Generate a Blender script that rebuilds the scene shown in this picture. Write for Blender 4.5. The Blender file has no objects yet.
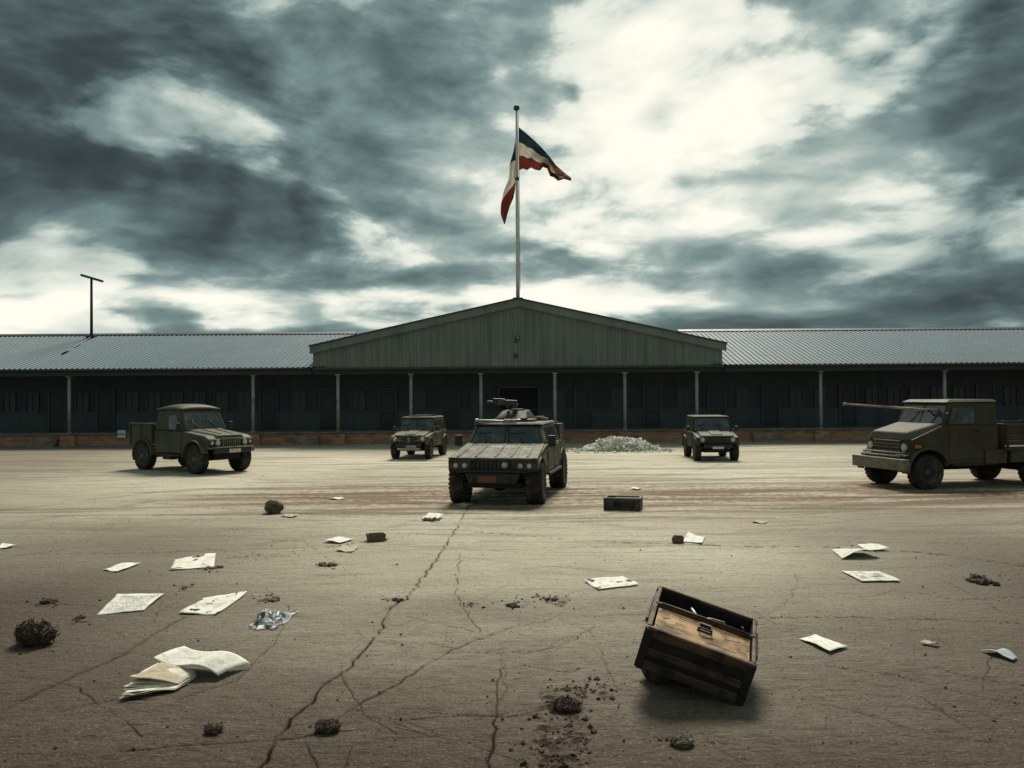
import bpy, bmesh, math, random
import numpy as np
from mathutils import Vector, Matrix, Euler
R = math.radians
random.seed(11)
scene = bpy.context.scene
col = scene.collection

# ------------------------------------------------------------------ camera
F_PX = 860.0
CAM_H = 2.4
ROLL = R(0.40)
PITCH = math.atan(11.0 / F_PX)
cam_d = bpy.data.cameras.new('camera')
cam_d.sensor_width = 36.0
cam_d.lens = F_PX / 1024.0 * 36.0
cam_d.clip_start = 0.05
cam_d.clip_end = 6000.0
cam = bpy.data.objects.new('camera', cam_d)
col.objects.link(cam)
CAM_M = Matrix.Translation((0, 0, CAM_H)) @ Matrix.Rotation(R(90) + PITCH, 4, 'X') @ Matrix.Rotation(-ROLL, 4, 'Z')
cam.matrix_world = CAM_M
scene.camera = cam
CAM_R = CAM_M.to_3x3()


def ray(px, py):
    return (CAM_R @ Vector(((px - 512.0) / F_PX, (384.0 - py) / F_PX, -1.0))).normalized()


def G(px, py, z=0.0):
    """ground point (height z) seen at a pixel of the photograph"""
    d = ray(px, py)
    t = (z - CAM_H) / d.z
    return Vector((d.x * t, d.y * t, z))


def atY(px, py, Y):
    d = ray(px, py)
    t = Y / d.y
    return Vector((d.x * t, Y, CAM_H + d.z * t))


# ------------------------------------------------------------------ numpy noise
def _hash(ix, iy, seed):
    h = (ix.astype(np.int64) * 374761393 + iy.astype(np.int64) * 668265263 + seed * 1442695041) & 0xFFFFFFFF
    h = ((h ^ (h >> 13)) * 1274126177) & 0xFFFFFFFF
    h = h ^ (h >> 16)
    return (h & 0xFFFF) / 65535.0


def vnoise(x, y, seed=0):
    x = np.asarray(x, dtype=np.float64); y = np.asarray(y, dtype=np.float64)
    ix = np.floor(x); iy = np.floor(y)
    fx = x - ix; fy = y - iy
    fx = fx * fx * (3 - 2 * fx); fy = fy * fy * (3 - 2 * fy)
    ix = ix.astype(np.int64); iy = iy.astype(np.int64)
    a = _hash(ix, iy, seed); b = _hash(ix + 1, iy, seed)
    c = _hash(ix, iy + 1, seed); d = _hash(ix + 1, iy + 1, seed)
    return (a * (1 - fx) + b * fx) * (1 - fy) + (c * (1 - fx) + d * fx) * fy


def fbm(x, y, oct=4, seed=0, gain=0.5):
    s = 0.0; a = 1.0; t = 0.0
    for k in range(oct):
        s = s + a * vnoise(np.asarray(x) * 2 ** k + 17.3 * k, np.asarray(y) * 2 ** k - 9.1 * k, seed + k)
        t += a; a *= gain
    return s / t


# ------------------------------------------------------------------ object helpers
def tag(o, label=None, cat=None, group=None, kind=None):
    if label: o['label'] = label
    if cat: o['category'] = cat
    if group: o['group'] = group
    if kind: o['kind'] = kind
    return o


def empty(name, loc=(0, 0, 0), rz=0.0, parent=None):
    o = bpy.data.objects.new(name, None)
    o.empty_display_size = 0.2
    col.objects.link(o)
    o.location = loc
    o.rotation_euler = (0, 0, rz)
    if parent: o.parent = parent
    return o


class MB:
    """collects shapes into one mesh"""
    def __init__(self):
        self.bm = bmesh.new()

    def face(self, pts, smooth=False):
        vs = [self.bm.verts.new(p) for p in pts]
        f = self.bm.faces.new(vs); f.smooth = smooth
        return f

    def hexa(self, p):
        """p: bottom 4 (ccw from above) then top 4"""
        v = [self.bm.verts.new(q) for q in p]
        for q in ((3, 2, 1, 0), (4, 5, 6, 7), (0, 1, 5, 4), (1, 2, 6, 5), (2, 3, 7, 6), (3, 0, 4, 7)):
            self.bm.faces.new([v[i] for i in q])
        return self

    def box(self, c, s, M=None):
        x, y, z = s[0] / 2, s[1] / 2, s[2] / 2
        p = [(-x, -y, -z), (x, -y, -z), (x, y, -z), (-x, y, -z), (-x, -y, z), (x, -y, z), (x, y, z), (-x, y, z)]
        p = [Vector(q) for q in p]
        if M is not None: p = [M @ q for q in p]
        return self.hexa([q + Vector(c) for q in p])

    def prism(self, pts, y0, y1, axis='y'):
        """closed outline extruded along an axis; pts are (x,z) for y, (y,z) for x, (x,y) for z"""
        def mk(a, b, t):
            return {'y': (a, t, b), 'x': (t, a, b), 'z': (a, b, t)}[axis]
        n = len(pts)
        A = [self.bm.verts.new(mk(a, b, y0)) for a, b in pts]
        B = [self.bm.verts.new(mk(a, b, y1)) for a, b in pts]
        self.bm.faces.new(A); self.bm.faces.new(B[::-1])
        for i in range(n):
            j = (i + 1) % n
            self.bm.faces.new((A[j], A[i], B[i], B[j]))
        return self

    def cyl(self, p0, p1, r0, r1=None, n=12, smooth=True, cap=True):
        r1 = r0 if r1 is None else r1
        p0 = Vector(p0); p1 = Vector(p1)
        d = (p1 - p0).normalized()
        a = d.orthogonal().normalized(); b = d.cross(a)
        r = []
        for p, rr in ((p0, r0), (p1, r1)):
            r.append([self.bm.verts.new(p + (a * math.cos(2 * math.pi * i / n) + b * math.sin(2 * math.pi * i / n)) * rr) for i in range(n)])
        for i in range(n):
            j = (i + 1) % n
            f = self.bm.faces.new((r[0][i], r[0][j], r[1][j], r[1][i])); f.smooth = smooth
        if cap:
            self.bm.faces.new(r[0][::-1]); self.bm.faces.new(r[1])
        return self

    def tube(self, pts, r, n=8):
        pts = [Vector(p) for p in pts]
        rings = []
        for i, p in enumerate(pts):
            d = (pts[min(i + 1, len(pts) - 1)] - pts[max(i - 1, 0)]).normalized()
            a = d.cross(Vector((0.123, 0.37, 0.92))).normalized(); b = d.cross(a)
            rr = r[i] if isinstance(r, (list, tuple)) else r
            rings.append([self.bm.verts.new(p + (a * math.cos(2 * math.pi * k / n) + b * math.sin(2 * math.pi * k / n)) * rr) for k in range(n)])
        for i in range(len(rings) - 1):
            for k in range(n):
                f = self.bm.faces.new((rings[i][k], rings[i][(k + 1) % n], rings[i + 1][(k + 1) % n], rings[i + 1][k])); f.smooth = True
        self.bm.faces.new(rings[0][::-1]); self.bm.faces.new(rings[-1])
        return self

    def lathe(self, prof, axis='y', n=32, c=(0, 0, 0)):
        """prof: (offset along the axis, radius)"""
        rings = []
        for t, r in prof:
            ring = []
            for k in range(n):
                a = 2 * math.pi * k / n
                u, v = r * math.cos(a), r * math.sin(a)
                p = {'y': (u, t, v), 'z': (u, v, t), 'x': (t, u, v)}[axis]
                ring.append(self.bm.verts.new(Vector(p) + Vector(c)))
            rings.append(ring)
        for i in range(len(rings) - 1):
            for k in range(n):
                f = self.bm.faces.new((rings[i][k], rings[i][(k + 1) % n], rings[i + 1][(k + 1) % n], rings[i + 1][k])); f.smooth = True
        self.bm.faces.new(rings[0][::-1]); self.bm.faces.new(rings[-1])
        return self

    def panel(self, quad, u0, v0, u1, v1, out=0.004, th=0.02, inset=0.0):
        """slab lying on a quad face (bl, br, tr, tl seen from outside), in its own 0..1 coordinates"""
        q = [Vector(p) for p in quad]
        nrm = ((q[1] - q[0]).cross(q[3] - q[0])).normalized()

        def at(u, v):
            return (q[0] * (1 - u) + q[1] * u) * (1 - v) + (q[3] * (1 - u) + q[2] * u) * v
        b = [at(u0, v0), at(u1, v0), at(u1, v1), at(u0, v1)]
        lo = [p + nrm * (out - th) for p in b]; hi = [p + nrm * out for p in b]
        if inset:
            cc = sum(hi, Vector()) / 4
            hi = [p + (cc - p).normalized() * inset for p in hi]
        return self.hexa(lo + hi)

    def frame(self, quad, u0, v0, u1, v1, w, out=0.012, th=0.03):
        q = [Vector(p) for p in quad]
        wu = w / max((q[1] - q[0]).length, 1e-6); wv = w / max((q[3] - q[0]).length, 1e-6)
        self.panel(quad, u0 - wu, v0 - wv, u0, v1 + wv, out, th)
        self.panel(quad, u1, v0 - wv, u1 + wu, v1 + wv, out, th)
        self.panel(quad, u0, v1, u1, v1 + wv, out, th)
        self.panel(quad, u0, v0 - wv, u1, v0, out, th)
        return self

    def build(self, name, mat, parent=None, bevel=0.0, seg=2, loc=None, rot=None):
        bmesh.ops.recalc_face_normals(self.bm, faces=self.bm.faces[:])
        me = bpy.data.meshes.new(name)
        self.bm.to_mesh(me); self.bm.free()
        for m in (mat if isinstance(mat, (list, tuple)) else [mat]):
            me.materials.append(m)
        o = bpy.data.objects.new(name, me)
        col.objects.link(o)
        if parent: o.parent = parent
        if loc is not None: o.location = loc
        if rot is not None: o.rotation_euler = rot
        if bevel:
            b = o.modifiers.new('bevel', 'BEVEL')
            b.width = bevel; b.segments = seg; b.limit_method = 'ANGLE'; b.angle_limit = R(35)
            b.harden_normals = False
        return o


# ------------------------------------------------------------------ node helpers
class X:
    """a socket with arithmetic, for writing node trees as formulas"""
    tree = None

    def __init__(self, s): self.s = s

    @staticmethod
    def math(op, a, b=None, c=None, clamp=False):
        n = X.tree.nodes.new('ShaderNodeMath'); n.operation = op; n.use_clamp = clamp
        for i, v in enumerate((a, b, c)):
            if v is None: continue
            if isinstance(v, X): X.tree.links.new(v.s, n.inputs[i])
            else: n.inputs[i].default_value = v
        return X(n.outputs[0])

    def __add__(s, o): return X.math('ADD', s, o)
    __radd__ = __add__
    def __sub__(s, o): return X.math('SUBTRACT', s, o)
    def __rsub__(s, o): return X.math('SUBTRACT', o, s)
    def __mul__(s, o): return X.math('MULTIPLY', s, o)
    __rmul__ = __mul__
    def __truediv__(s, o): return X.math('DIVIDE', s, o)
    def clamp(s): return X.math('ADD', s, 0.0, clamp=True)
    def exp(s): return X.math('EXPONENT', s)
    def pow(s, p): return X.math('POWER', s, p)
    def sin(s): return X.math('SINE', s)
    def smooth(s, a, b):
        n = X.tree.nodes.new('ShaderNodeMapRange'); n.interpolation_type = 'SMOOTHSTEP'
        X.tree.links.new(s.s, n.inputs[0]); n.inputs[1].default_value = a; n.inputs[2].default_value = b
        return X(n.outputs[0])


def link(a, b): X.tree.links.new(a.s if isinstance(a, X) else a, b)


def combine(x, y, z):
    n = X.tree.nodes.new('ShaderNodeCombineXYZ')
    for i, v in enumerate((x, y, z)):
        if isinstance(v, X): link(v, n.inputs[i])
        else: n.inputs[i].default_value = v
    return X(n.outputs[0])


def separate(v):
    n = X.tree.nodes.new('ShaderNodeSeparateXYZ'); link(v, n.inputs[0])
    return X(n.outputs[0]), X(n.outputs[1]), X(n.outputs[2])


def noise(v, scale, detail=3.0, rough=0.55, dist=0.0, dim='3D'):
    n = X.tree.nodes.new('ShaderNodeTexNoise'); n.noise_dimensions = dim
    if v is not None: link(v, n.inputs['Vector'])
    n.inputs['Scale'].default_value = scale; n.inputs['Detail'].default_value = detail
    n.inputs['Roughness'].default_value = rough; n.inputs['Distortion'].default_value = dist
    return X(n.outputs[0])


def coord(kind='Object'):
    n = X.tree.nodes.new('ShaderNodeTexCoord')
    return X(n.outputs[kind])


def mapped(v, sc=(1, 1, 1), loc=(0, 0, 0), rot=(0, 0, 0)):
    n = X.tree.nodes.new('ShaderNodeMapping')
    link(v, n.inputs[0]); n.inputs['Scale'].default_value = sc
    n.inputs['Location'].default_value = loc; n.inputs['Rotation'].default_value = rot
    return X(n.outputs[0])


def mix(fac, a, b, blend='MIX'):
    n = X.tree.nodes.new('ShaderNodeMix'); n.data_type = 'RGBA'; n.blend_type = blend
    n.clamp_factor = True
    for s, v in ((n.inputs[0], fac), (n.inputs[6], a), (n.inputs[7], b)):
        if isinstance(v, X): link(v, s)
        elif isinstance(v, (tuple, list)): s.default_value = tuple(v) + (1.0,) if len(v) == 3 else v
        else: s.default_value = v
    return X(n.outputs[2])


def ramp(fac, stops, interp='LINEAR'):
    n = X.tree.nodes.new('ShaderNodeValToRGB'); n.color_ramp.interpolation = interp
    el = n.color_ramp.elements
    while len(el) < len(stops): el.new(0.5)
    for e, (p, c) in zip(el, stops):
        e.position = p; e.color = tuple(c) + (1.0,)
    link(fac, n.inputs[0])
    return X(n.outputs[0])


def attr(name, out='Fac'):
    n = X.tree.nodes.new('ShaderNodeAttribute'); n.attribute_name = name
    return X(n.outputs[out])


def new_mat(name):
    m = bpy.data.materials.new(name); m.use_nodes = True
    X.tree = m.node_tree
    b = m.node_tree.nodes['Principled BSDF']
    return m, b


def put(b, name, v):
    s = b.inputs[name]
    if isinstance(v, X): link(v, s)
    elif isinstance(v, tuple) and len(v) == 3: s.default_value = v + (1.0,)
    else: s.default_value = v


def bump(b, h, strength=0.3, dist=0.02):
    n = X.tree.nodes.new('ShaderNodeBump'); n.inputs['Strength'].default_value = strength
    n.inputs['Distance'].default_value = dist
    link(h, n.inputs['Height']); link(n.outputs[0], b.inputs['Normal'])


def simple(name, c, rough=0.6, metal=0.0, var=0.25, scale=6.0, bmp=0.0, spec=0.5, dirt=None, dirt_amt=0.4):
    m, b = new_mat(name)
    v = coord()
    n = noise(v, scale, 5, 0.6)
    dk = tuple(x * (1 - var) for x in c); lt = tuple(min(1, x * (1 + var)) for x in c)
    cc = mix(n.smooth(0.3, 0.7), dk, lt)
    if dirt:
        cc = mix(noise(v, scale * 0.45, 6, 0.7).smooth(0.48, 0.72) * dirt_amt, cc, dirt)
    put(b, 'Base Color', cc); put(b, 'Roughness', (n * 0.2 + (rough - 0.1)))
    put(b, 'Metallic', metal); put(b, 'Specular IOR Level', spec)
    if bmp: bump(b, noise(v, scale * 6, 4, 0.65), bmp, 0.01)
    return m
# ------------------------------------------------------------------ sky and sun
SUN_AZ, SUN_EL = 7.0, 50.0      # degrees right of the view direction, above the horizon
world = bpy.data.worlds.new('World'); scene.world = world
world.use_nodes = True
X.tree = world.node_tree
bg = world.node_tree.nodes['Background']
sky = world.node_tree.nodes.new('ShaderNodeTexSky')
sky.sky_type = 'NISHITA'; sky.sun_disc = False
sky.sun_elevation = R(SUN_EL); sky.sun_rotation = R(SUN_AZ)
dvec = coord('Generated')
nn = world.node_tree.nodes.new('ShaderNodeVectorMath'); nn.operation = 'NORMALIZE'
link(dvec, nn.inputs[0]); dvec = X(nn.outputs[0])
dx, dy, dz = separate(dvec)
zz = X.math('MAXIMUM', dz, 0.0)
az = X.math('ARCTAN2', dx, dy) * (180 / math.pi)
el = X.math('ARCSINE', zz) * (180 / math.pi)
k = zz + 0.16
pl = combine(dx / k, dy / k, 0.0)
# the cloud layers, seen in perspective on a ceiling overhead
warp = noise(mapped(pl, (0.8, 0.8, 1), (3.1, 1.7, 0)), 1.0, 3, 0.5)
warp2 = noise(mapped(pl, (0.8, 0.8, 1), (9.4, 5.2, 4)), 1.0, 3, 0.5)
px_, py_, _ = separate(pl)
pw = combine(px_ + (warp - 0.5) * 0.5, py_ + (warp2 - 0.5) * 0.5, 0.35)
big = noise(mapped(pw, (0.55, 0.8, 1), (0.6, 2.2, 0)), 1.0, 2.5, 0.5)
mid = noise(mapped(pw, (1.25, 1.7, 1), (11.0, 6.4, 2), (0, 0, 0.25)), 1.0, 4.0, 0.5)
# billows: lit on the side that faces the bright break in the deck, shaded on the other
qa = az + (warp - 0.5) * 8
qe = el + (warp2 - 0.5) * 5
ta = 6.0 - az; te = 20.0 - el
tl = (ta * ta + te * te + 9.0).pow(0.5)
ux = ta / tl; uy = te / tl


def billow(da, sx, sy, off, det, rot=0.0):
    return noise(mapped(combine(qa + ux * da, qe + uy * da, 1.0), (sx, sy, 1), off, (0, 0, rot)), 1.0, det, 0.55, 0.15)


def puffs(da, sx, sy, off, det, rot=0.0):
    """rounded heaps with dark creases between them"""
    o = billow(da, sx, sy, off, det, rot)
    n = o.s.node; n.noise_type = 'RIDGED_MULTIFRACTAL'; n.normalize = True
    n.inputs['Offset'].default_value = 1.0; n.inputs['Gain'].default_value = 1.4; n.inputs['Distortion'].default_value = 0.15
    n.inputs['Roughness'].default_value = 0.45; n.inputs['Lacunarity'].default_value = 2.2
    return (1.0 - o).smooth(0.0, 1.15)


fin = billow(0.0, 0.070, 0.15, (1.3, 7.7, 0), 7.0, 0.12)
fin_l = billow(1.4, 0.070, 0.15, (1.3, 7.7, 0), 4.5, 0.12)
puf = puffs(0.0, 0.055, 0.105, (2.1, 9.4, 6), 6.5, 0.15)
puf_l = puffs(1.0, 0.055, 0.105, (2.1, 9.4, 6), 4.5, 0.15)
relief = (fin_l - fin) * 0.7 + (puf_l - puf) * 0.22


azw = az + (warp - 0.5) * 18 + (fin - 0.5) * 10
elw = el + (warp2 - 0.5) * 9 + (mid - 0.5) * 5


def blob(px, py, amp, sx, sy, rot=0.0):
    d = ray(px, py)
    a0 = math.degrees(math.atan2(d.x, d.y)); e0 = math.degrees(math.asin(d.z))
    da = azw - a0; de = elw - e0
    c, s = math.cos(R(rot)), math.sin(R(rot))
    u = (da * c + de * s) * (1 / sx); v = (de * c - da * s) * (1 / sy)
    return (X.math('ADD', u * u, v * v) * -1.0).exp() * amp


SKY_BLOBS = [
    # brightness hills and hollows of the cloud deck
    (650, 130, 0.14, 9, 11, 0), (660, 150, 0.15, 17, 13, 0), (540, 20, 0.16, 6, 6, 0), (570, 250, -0.20, 7, 2.6, 0), (420, 262, -0.14, 6, 1.6, 0), (700, 200, 0.20, 8, 6, 20), (800, 60, 0.15, 8, 7, 0), (860, 130, 0.16, 6, 5, 0),
    (490, 190, 0.20, 6, 7, 0), (420, 215, 0.12, 7, 4, 0), (320, 130, 0.10, 6, 5, 0), (780, 160, 0.14, 7, 5, 0), (470, 60, 0.08, 3, 6, 0),
    (60, 40, -0.20, 13, 7, 0), (60, 170, -0.30, 12, 6, -12), (130, 45, -0.16, 6, 3, -20), (200, 195, -0.16, 11, 4, -14), (390, 45, -0.20, 7, 4, 0),
    (360, 250, -0.16, 13, 2.8, -6), (250, 240, -0.10, 12, 3.5, -8), (415, 150, 0.20, 5, 5, 0), (10, 110, -0.34, 8, 9, 0), (90, 20, -0.26, 9, 3, -15), (300, 160, 0.08, 6, 3, -15),
    (95, 218, 0.34, 4.5, 1.5, 10), (190, 105, 0.10, 3.5, 1.8, -20), (280, 60, 0.10, 3, 4, 0), (300, 235, 0.08, 8, 1.2, -6),
    (120, 310, 0.44, 16, 1.7, 0), (330, 316, 0.28, 9, 1.3, 0), (20, 285, 0.18, 4, 2, 0), (420, 285, -0.06, 10, 1.6, 0),
    (600, 308, 0.28, 7, 1.6, 0), (680, 312, 0.26, 7, 1.4, 0), (640, 262, -0.18, 9, 2.4, 5), (780, 300, 0.12, 5, 1.6, 0),
    (985, 320, -0.50, 9, 2.6, 0), (985, 215, -0.52, 7, 3.0, 12), (1020, 130, -0.3, 5, 5, 0), (840, 285, -0.24, 10, 2.0, 8), (970, 275, -0.16, 7, 2.0, 5),
    (985, 30, -0.40, 2.6, 0.9, 35), (905, 55, -0.38, 2.4, 1.2, 30), (970, 125, -0.22, 7, 1.6, 15),
    (930, 262, 0.24, 7, 1.2, 14), (680, 222, 0.26, 3.6, 1.2, 15), (705, 103, -0.42, 2.0, 1.1, 10), (590, 72, -0.26, 1.4, 1.2, 0), (830, 120, -0.12, 3, 1.5, 20), (760, 80, -0.08, 1.3, 1.2, 0),
    (940, 165, 0.16, 6, 1.0, 12), (35, 280, -0.3, 1.9, 0.5, 5),
]
B = None
for b_ in SKY_BLOBS:
    g_ = blob(b_[0], b_[1], b_[2] * (0.36 if b_[2] < 0 and b_[3] > 4 else 1.0), *b_[3:])
    B = g_ if B is None else B + g_
shape = mid * 0.40 + fin * 0.85 + puf * 0.30 + B * 0.12
low1 = shape.smooth(0.635, 0.745)
soft = (big - 0.5) * 0.40 + (mid - 0.5) * 0.35 + (fin - 0.5) * 0.70 + (puf - 0.5) * 0.20
D = soft + B * 0.58 + low1 * 0.15 - relief * 0.9 + 0.525
D = (D - 0.52) * 1.14 + 0.525
back = dy.smooth(0.35, -0.35)             # unseen sky behind the camera, toned to set the light on the facade
D = D * (1.0 - back * 0.35) + back * 0.16
cloud = ramp(D.clamp(), [
    (0.00, (0.022, 0.033, 0.036)), (0.20, (0.045, 0.064, 0.068)), (0.36, (0.098, 0.145, 0.148)),
    (0.50, (0.190, 0.272, 0.266)), (0.64, (0.385, 0.475, 0.440)), (0.80, (0.76, 0.80, 0.71)), (1.0, (1.02, 0.99, 0.87))])
sc = mix(1.0, cloud, (10.0, 10.0, 10.0), 'MULTIPLY')
final = mix(0.985, X(sky.outputs[0]), sc)
link(final, bg.inputs['Color'])
bg.inputs['Strength'].default_value = 0.1

sun_d = bpy.data.lights.new('sun', 'SUN')
sun_d.energy = 4.0; sun_d.angle = R(22.0); sun_d.color = (1.0, 0.93, 0.80)
sun = bpy.data.objects.new('sun', sun_d); col.objects.link(sun)
sd = Vector((math.sin(R(SUN_AZ)) * math.cos(R(SUN_EL)), math.cos(R(SUN_AZ)) * math.cos(R(SUN_EL)), math.sin(R(SUN_EL))))
sun.rotation_euler = sd.to_track_quat('Z', 'Y').to_euler()
scene.view_settings.view_transform = 'Standard'
scene.view_settings.look = 'None'
scene.view_settings.exposure = 0.0
scene.view_settings.gamma = 1.0
scene.cycles.use_denoising = True
scene.cycles.max_bounces = 6
scene.cycles.transparent_max_bounces = 8
# ------------------------------------------------------------------ the yard
def ground_h(x, y):
    """gentle unevenness of the beaten earth"""
    x = np.asarray(x, dtype=np.float64); y = np.asarray(y, dtype=np.float64)
    h = (fbm(x * 0.35, y * 0.35, 3, 5) - 0.5) * 0.05 + (fbm(x * 1.6, y * 1.6, 3, 9) - 0.5) * 0.016
    return h * np.clip((40.5 - y) / 6.0, 0.0, 1.0)


def gz(x, y): return float(ground_h(np.array([x]), np.array([y]))[0])


def GP(px, py):
    p = G(px, py); p.z = gz(p.x, p.y)
    return p


def rough_line(pts, seed, jit=0.035, step=0.12):
    """pixel polyline -> uneven line on the ground, as a broken crack runs"""
    P = [np.array(G(*p)[:2]) for p in pts]
    out = [P[0]]
    rs = np.random.RandomState(seed)
    for a, b in zip(P[:-1], P[1:]):
        L = np.linalg.norm(b - a); n = max(1, int(L / step))
        nrm = np.array([-(b - a)[1], (b - a)[0]]) / max(L, 1e-6)
        for i in range(1, n + 1):
            t = i / n
            out.append(a + (b - a) * t + nrm * rs.normal() * jit * min(1.0, L) * (1 if i < n else 0.2))
    return np.array(out)


CRACKS = [  # (pixels, half width in m, depth)
    ([(468, 507), (455, 530), (443, 550), (425, 575), (405, 600), (390, 608), (383, 625), (365, 650), (350, 668), (322, 685), (312, 703), (290, 720), (270, 752), (258, 775)], 0.018, 1.0),
    ([(644, 614), (592, 616), (551, 619), (512, 628), (480, 640)], 0.012, 0.6),
    ([(520, 624), (497, 632), (479, 639), (445, 654), (424, 666), (400, 682), (370, 697), (344, 714), (318, 734), (295, 739), (220, 744), (120, 752)], 0.014, 0.8),
    ([(460, 553), (455, 592), (466, 611), (479, 633)], 0.009, 0.7),
    ([(407, 617), (437, 624), (479, 633)], 0.009, 0.7),
    ([(501, 654), (507, 690), (496, 705), (494, 735), (488, 775)], 0.013, 0.7),
    ([(503, 662), (497, 690), (496, 705)], 0.008, 0.6),
    ([(184, 617), (150, 636), (122, 655), (84, 671), (34, 696), (-20, 722)], 0.035, 0.42),
    ([(480, 532), (520, 535), (555, 538), (630, 542), (680, 543), (740, 546), (830, 547), (890, 550), (965, 557), (1030, 566)], 0.022, 0.9),
    ([(220, 559), (314, 549), (381, 540), (449, 529), (482, 532)], 0.018, 0.9),
    ([(755, 619), (852, 617), (927, 619), (1030, 623)], 0.016, 0.8),
    ([(780, 655), (815, 664), (890, 675), (950, 690), (1030, 706)], 0.012, 0.5),
    ([(368, 722), (430, 718), (471, 714), (500, 716)], 0.011, 0.6),
    ([(510, 664), (521, 665), (544, 669), (570, 672), (580, 668)], 0.010, 0.8),
    ([(340, 622), (372, 640), (395, 645)], 0.006, 0.5),
    ([(0, 602), (60, 604), (97, 606)], 0.016, 0.6), ([(164, 606), (190, 607), (250, 600)], 0.010, 0.6),
    ([(150, 575), (200, 571), (240, 562), (300, 553)], 0.012, 0.4),
    ([(545, 650), (560, 640), (600, 634), (642, 640)], 0.008, 0.4),
    ([(765, 640), (800, 628), (850, 632), (910, 660)], 0.009, 0.25),
    ([(700, 690), (690, 720), (720, 750), (760, 775)], 0.007, 0.25),
    ([(600, 555), (640, 572), (680, 578), (720, 590)], 0.007, 0.3),
    ([(0, 660), (60, 640), (120, 632), (160, 640)], 0.012, 0.3),
    ([(800, 700), (860, 712), (930, 735), (1030, 748)], 0.012, 0.35),
    ([(840, 600), (900, 590), (960, 600), (1030, 596)], 0.012, 0.4),
]
_rs = random.Random(77)
for _k in range(46):     # hairlines wandering off in all directions, mostly across
    _x, _y = _rs.uniform(0, 1024), 515 + 245 * _rs.random()
    _a = _rs.gauss(0, 0.16) if _rs.random() < 0.72 else _rs.uniform(0.5, 2.6)
    _l = [(_x, _y)]
    for _j in range(_rs.randint(2, 6)):
        _a += _rs.gauss(0, 0.28)
        _x += math.cos(_a) * 38; _y += math.sin(_a) * 20
        _l.append((_x, min(775, max(505, _y))))
    CRACKS.append((_l, _rs.uniform(0.006, 0.011), _rs.uniform(0.25, 0.7)))
for _k in range(14):     # faint curved scuffs crossing the yard
    _y = _rs.uniform(475, 560); _b = _rs.uniform(-14, 14); _x0 = _rs.uniform(-40, 600)
    _w = _rs.uniform(250, 560)
    CRACKS.append(([(_x0 + _w * t, _y + _b * (t - 0.5) * 2 + 9 * math.sin(t * 2.2 + _k)) for t in (0, 0.2, 0.4, 0.6, 0.8, 1.0)], _rs.uniform(0.03, 0.055), _rs.uniform(0.18, 0.4)))
RUTS = [    # wheel tracks: dark pressed earth, broad
    ([(-10, 526), (94, 511), (156, 500), (250, 497), (340, 498), (440, 506)], 0.11, 0.8),
    ([(-10, 512), (94, 499), (156, 492), (250, 489), (340, 488), (440, 491)], 0.11, 0.6),
    ([(-10, 560), (100, 545), (200, 533), (330, 524)], 0.09, 0.35),
    ([(196, 474), (280, 481), (400, 486), (520, 484), (640, 478)], 0.12, 0.5),
    ([(152, 470), (260, 475), (400, 478), (560, 474)], 0.12, 0.4),
    ([(927, 490), (840, 500), (740, 506), (620, 500), (560, 489)], 0.11, 0.7),
    ([(880, 482), (800, 490), (700, 495), (600, 492)], 0.11, 0.6),
    ([(1030, 497), (900, 506), (800, 514), (700, 513)], 0.10, 0.6),
    ([(1030, 512), (930, 514), (820, 523), (740, 526)], 0.08, 0.5),
    ([(696, 460), (600, 470), (540, 478)], 0.10, 0.5), ([(733, 461), (700, 470), (620, 482)], 0.10, 0.5),
    ([(398, 459), (330, 464), (200, 462)], 0.10, 0.4), ([(429, 459), (400, 466), (300, 475)], 0.10, 0.4),
    ([(462, 501), (440, 515), (380, 530), (250, 545)], 0.12, 0.35), ([(537, 504), (560, 520), (640, 528), (800, 530)], 0.12, 0.3),
]
STAINS = [  # crumbled dark soil: centre, radii in px
    (566, 703, 24, 16, 1.0), (546, 735, 18, 20, 0.62), (592, 690, 22, 10, 0.6), (575, 742, 22, 16, 0.7), (553, 762, 32, 10, 0.7),
    (516, 605, 22, 4, 0.5), (550, 598, 24, 5, 0.6), (560, 603, 12, 5, 0.6), (396, 600, 14, 3, 0.7), (330, 564, 9, 3, 0.8),
    (269, 598, 9, 5, 0.8), (50, 602, 10, 5, 0.8), (80, 620, 10, 4, 0.6), (981, 579, 14, 5, 0.8), (205, 568, 12, 3, 0.8),
    (700, 630, 12, 4, 0.3), (35, 645, 26, 5, 0.5), (470, 605, 10, 3, 0.5), (185, 588, 9, 3, 0.5),
]


def line_dist(x, y, P, reach):
    d = np.full(x.shape, 1e3)
    lo = P.min(0) - reach; hi = P.max(0) + reach
    sel = (x > lo[0]) & (x < hi[0]) & (y > lo[1]) & (y < hi[1])
    xs, ys = x[sel], y[sel]
    if xs.size == 0: return d
    dd = np.full(xs.shape, 1e3)
    for a, b in zip(P[:-1], P[1:]):
        m = (xs > min(a[0], b[0]) - reach) & (xs < max(a[0], b[0]) + reach) & (ys > min(a[1], b[1]) - reach) & (ys < max(a[1], b[1]) + reach)
        if not m.any(): continue
        px, py = xs[m], ys[m]
        v = b - a; L2 = max(float(v @ v), 1e-9)
        t = np.clip(((px - a[0]) * v[0] + (py - a[1]) * v[1]) / L2, 0, 1)
        q = np.hypot(px - a[0] - t * v[0], py - a[1] - t * v[1])
        dd[m] = np.minimum(dd[m], q)
    d[sel] = dd
    return d


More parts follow.
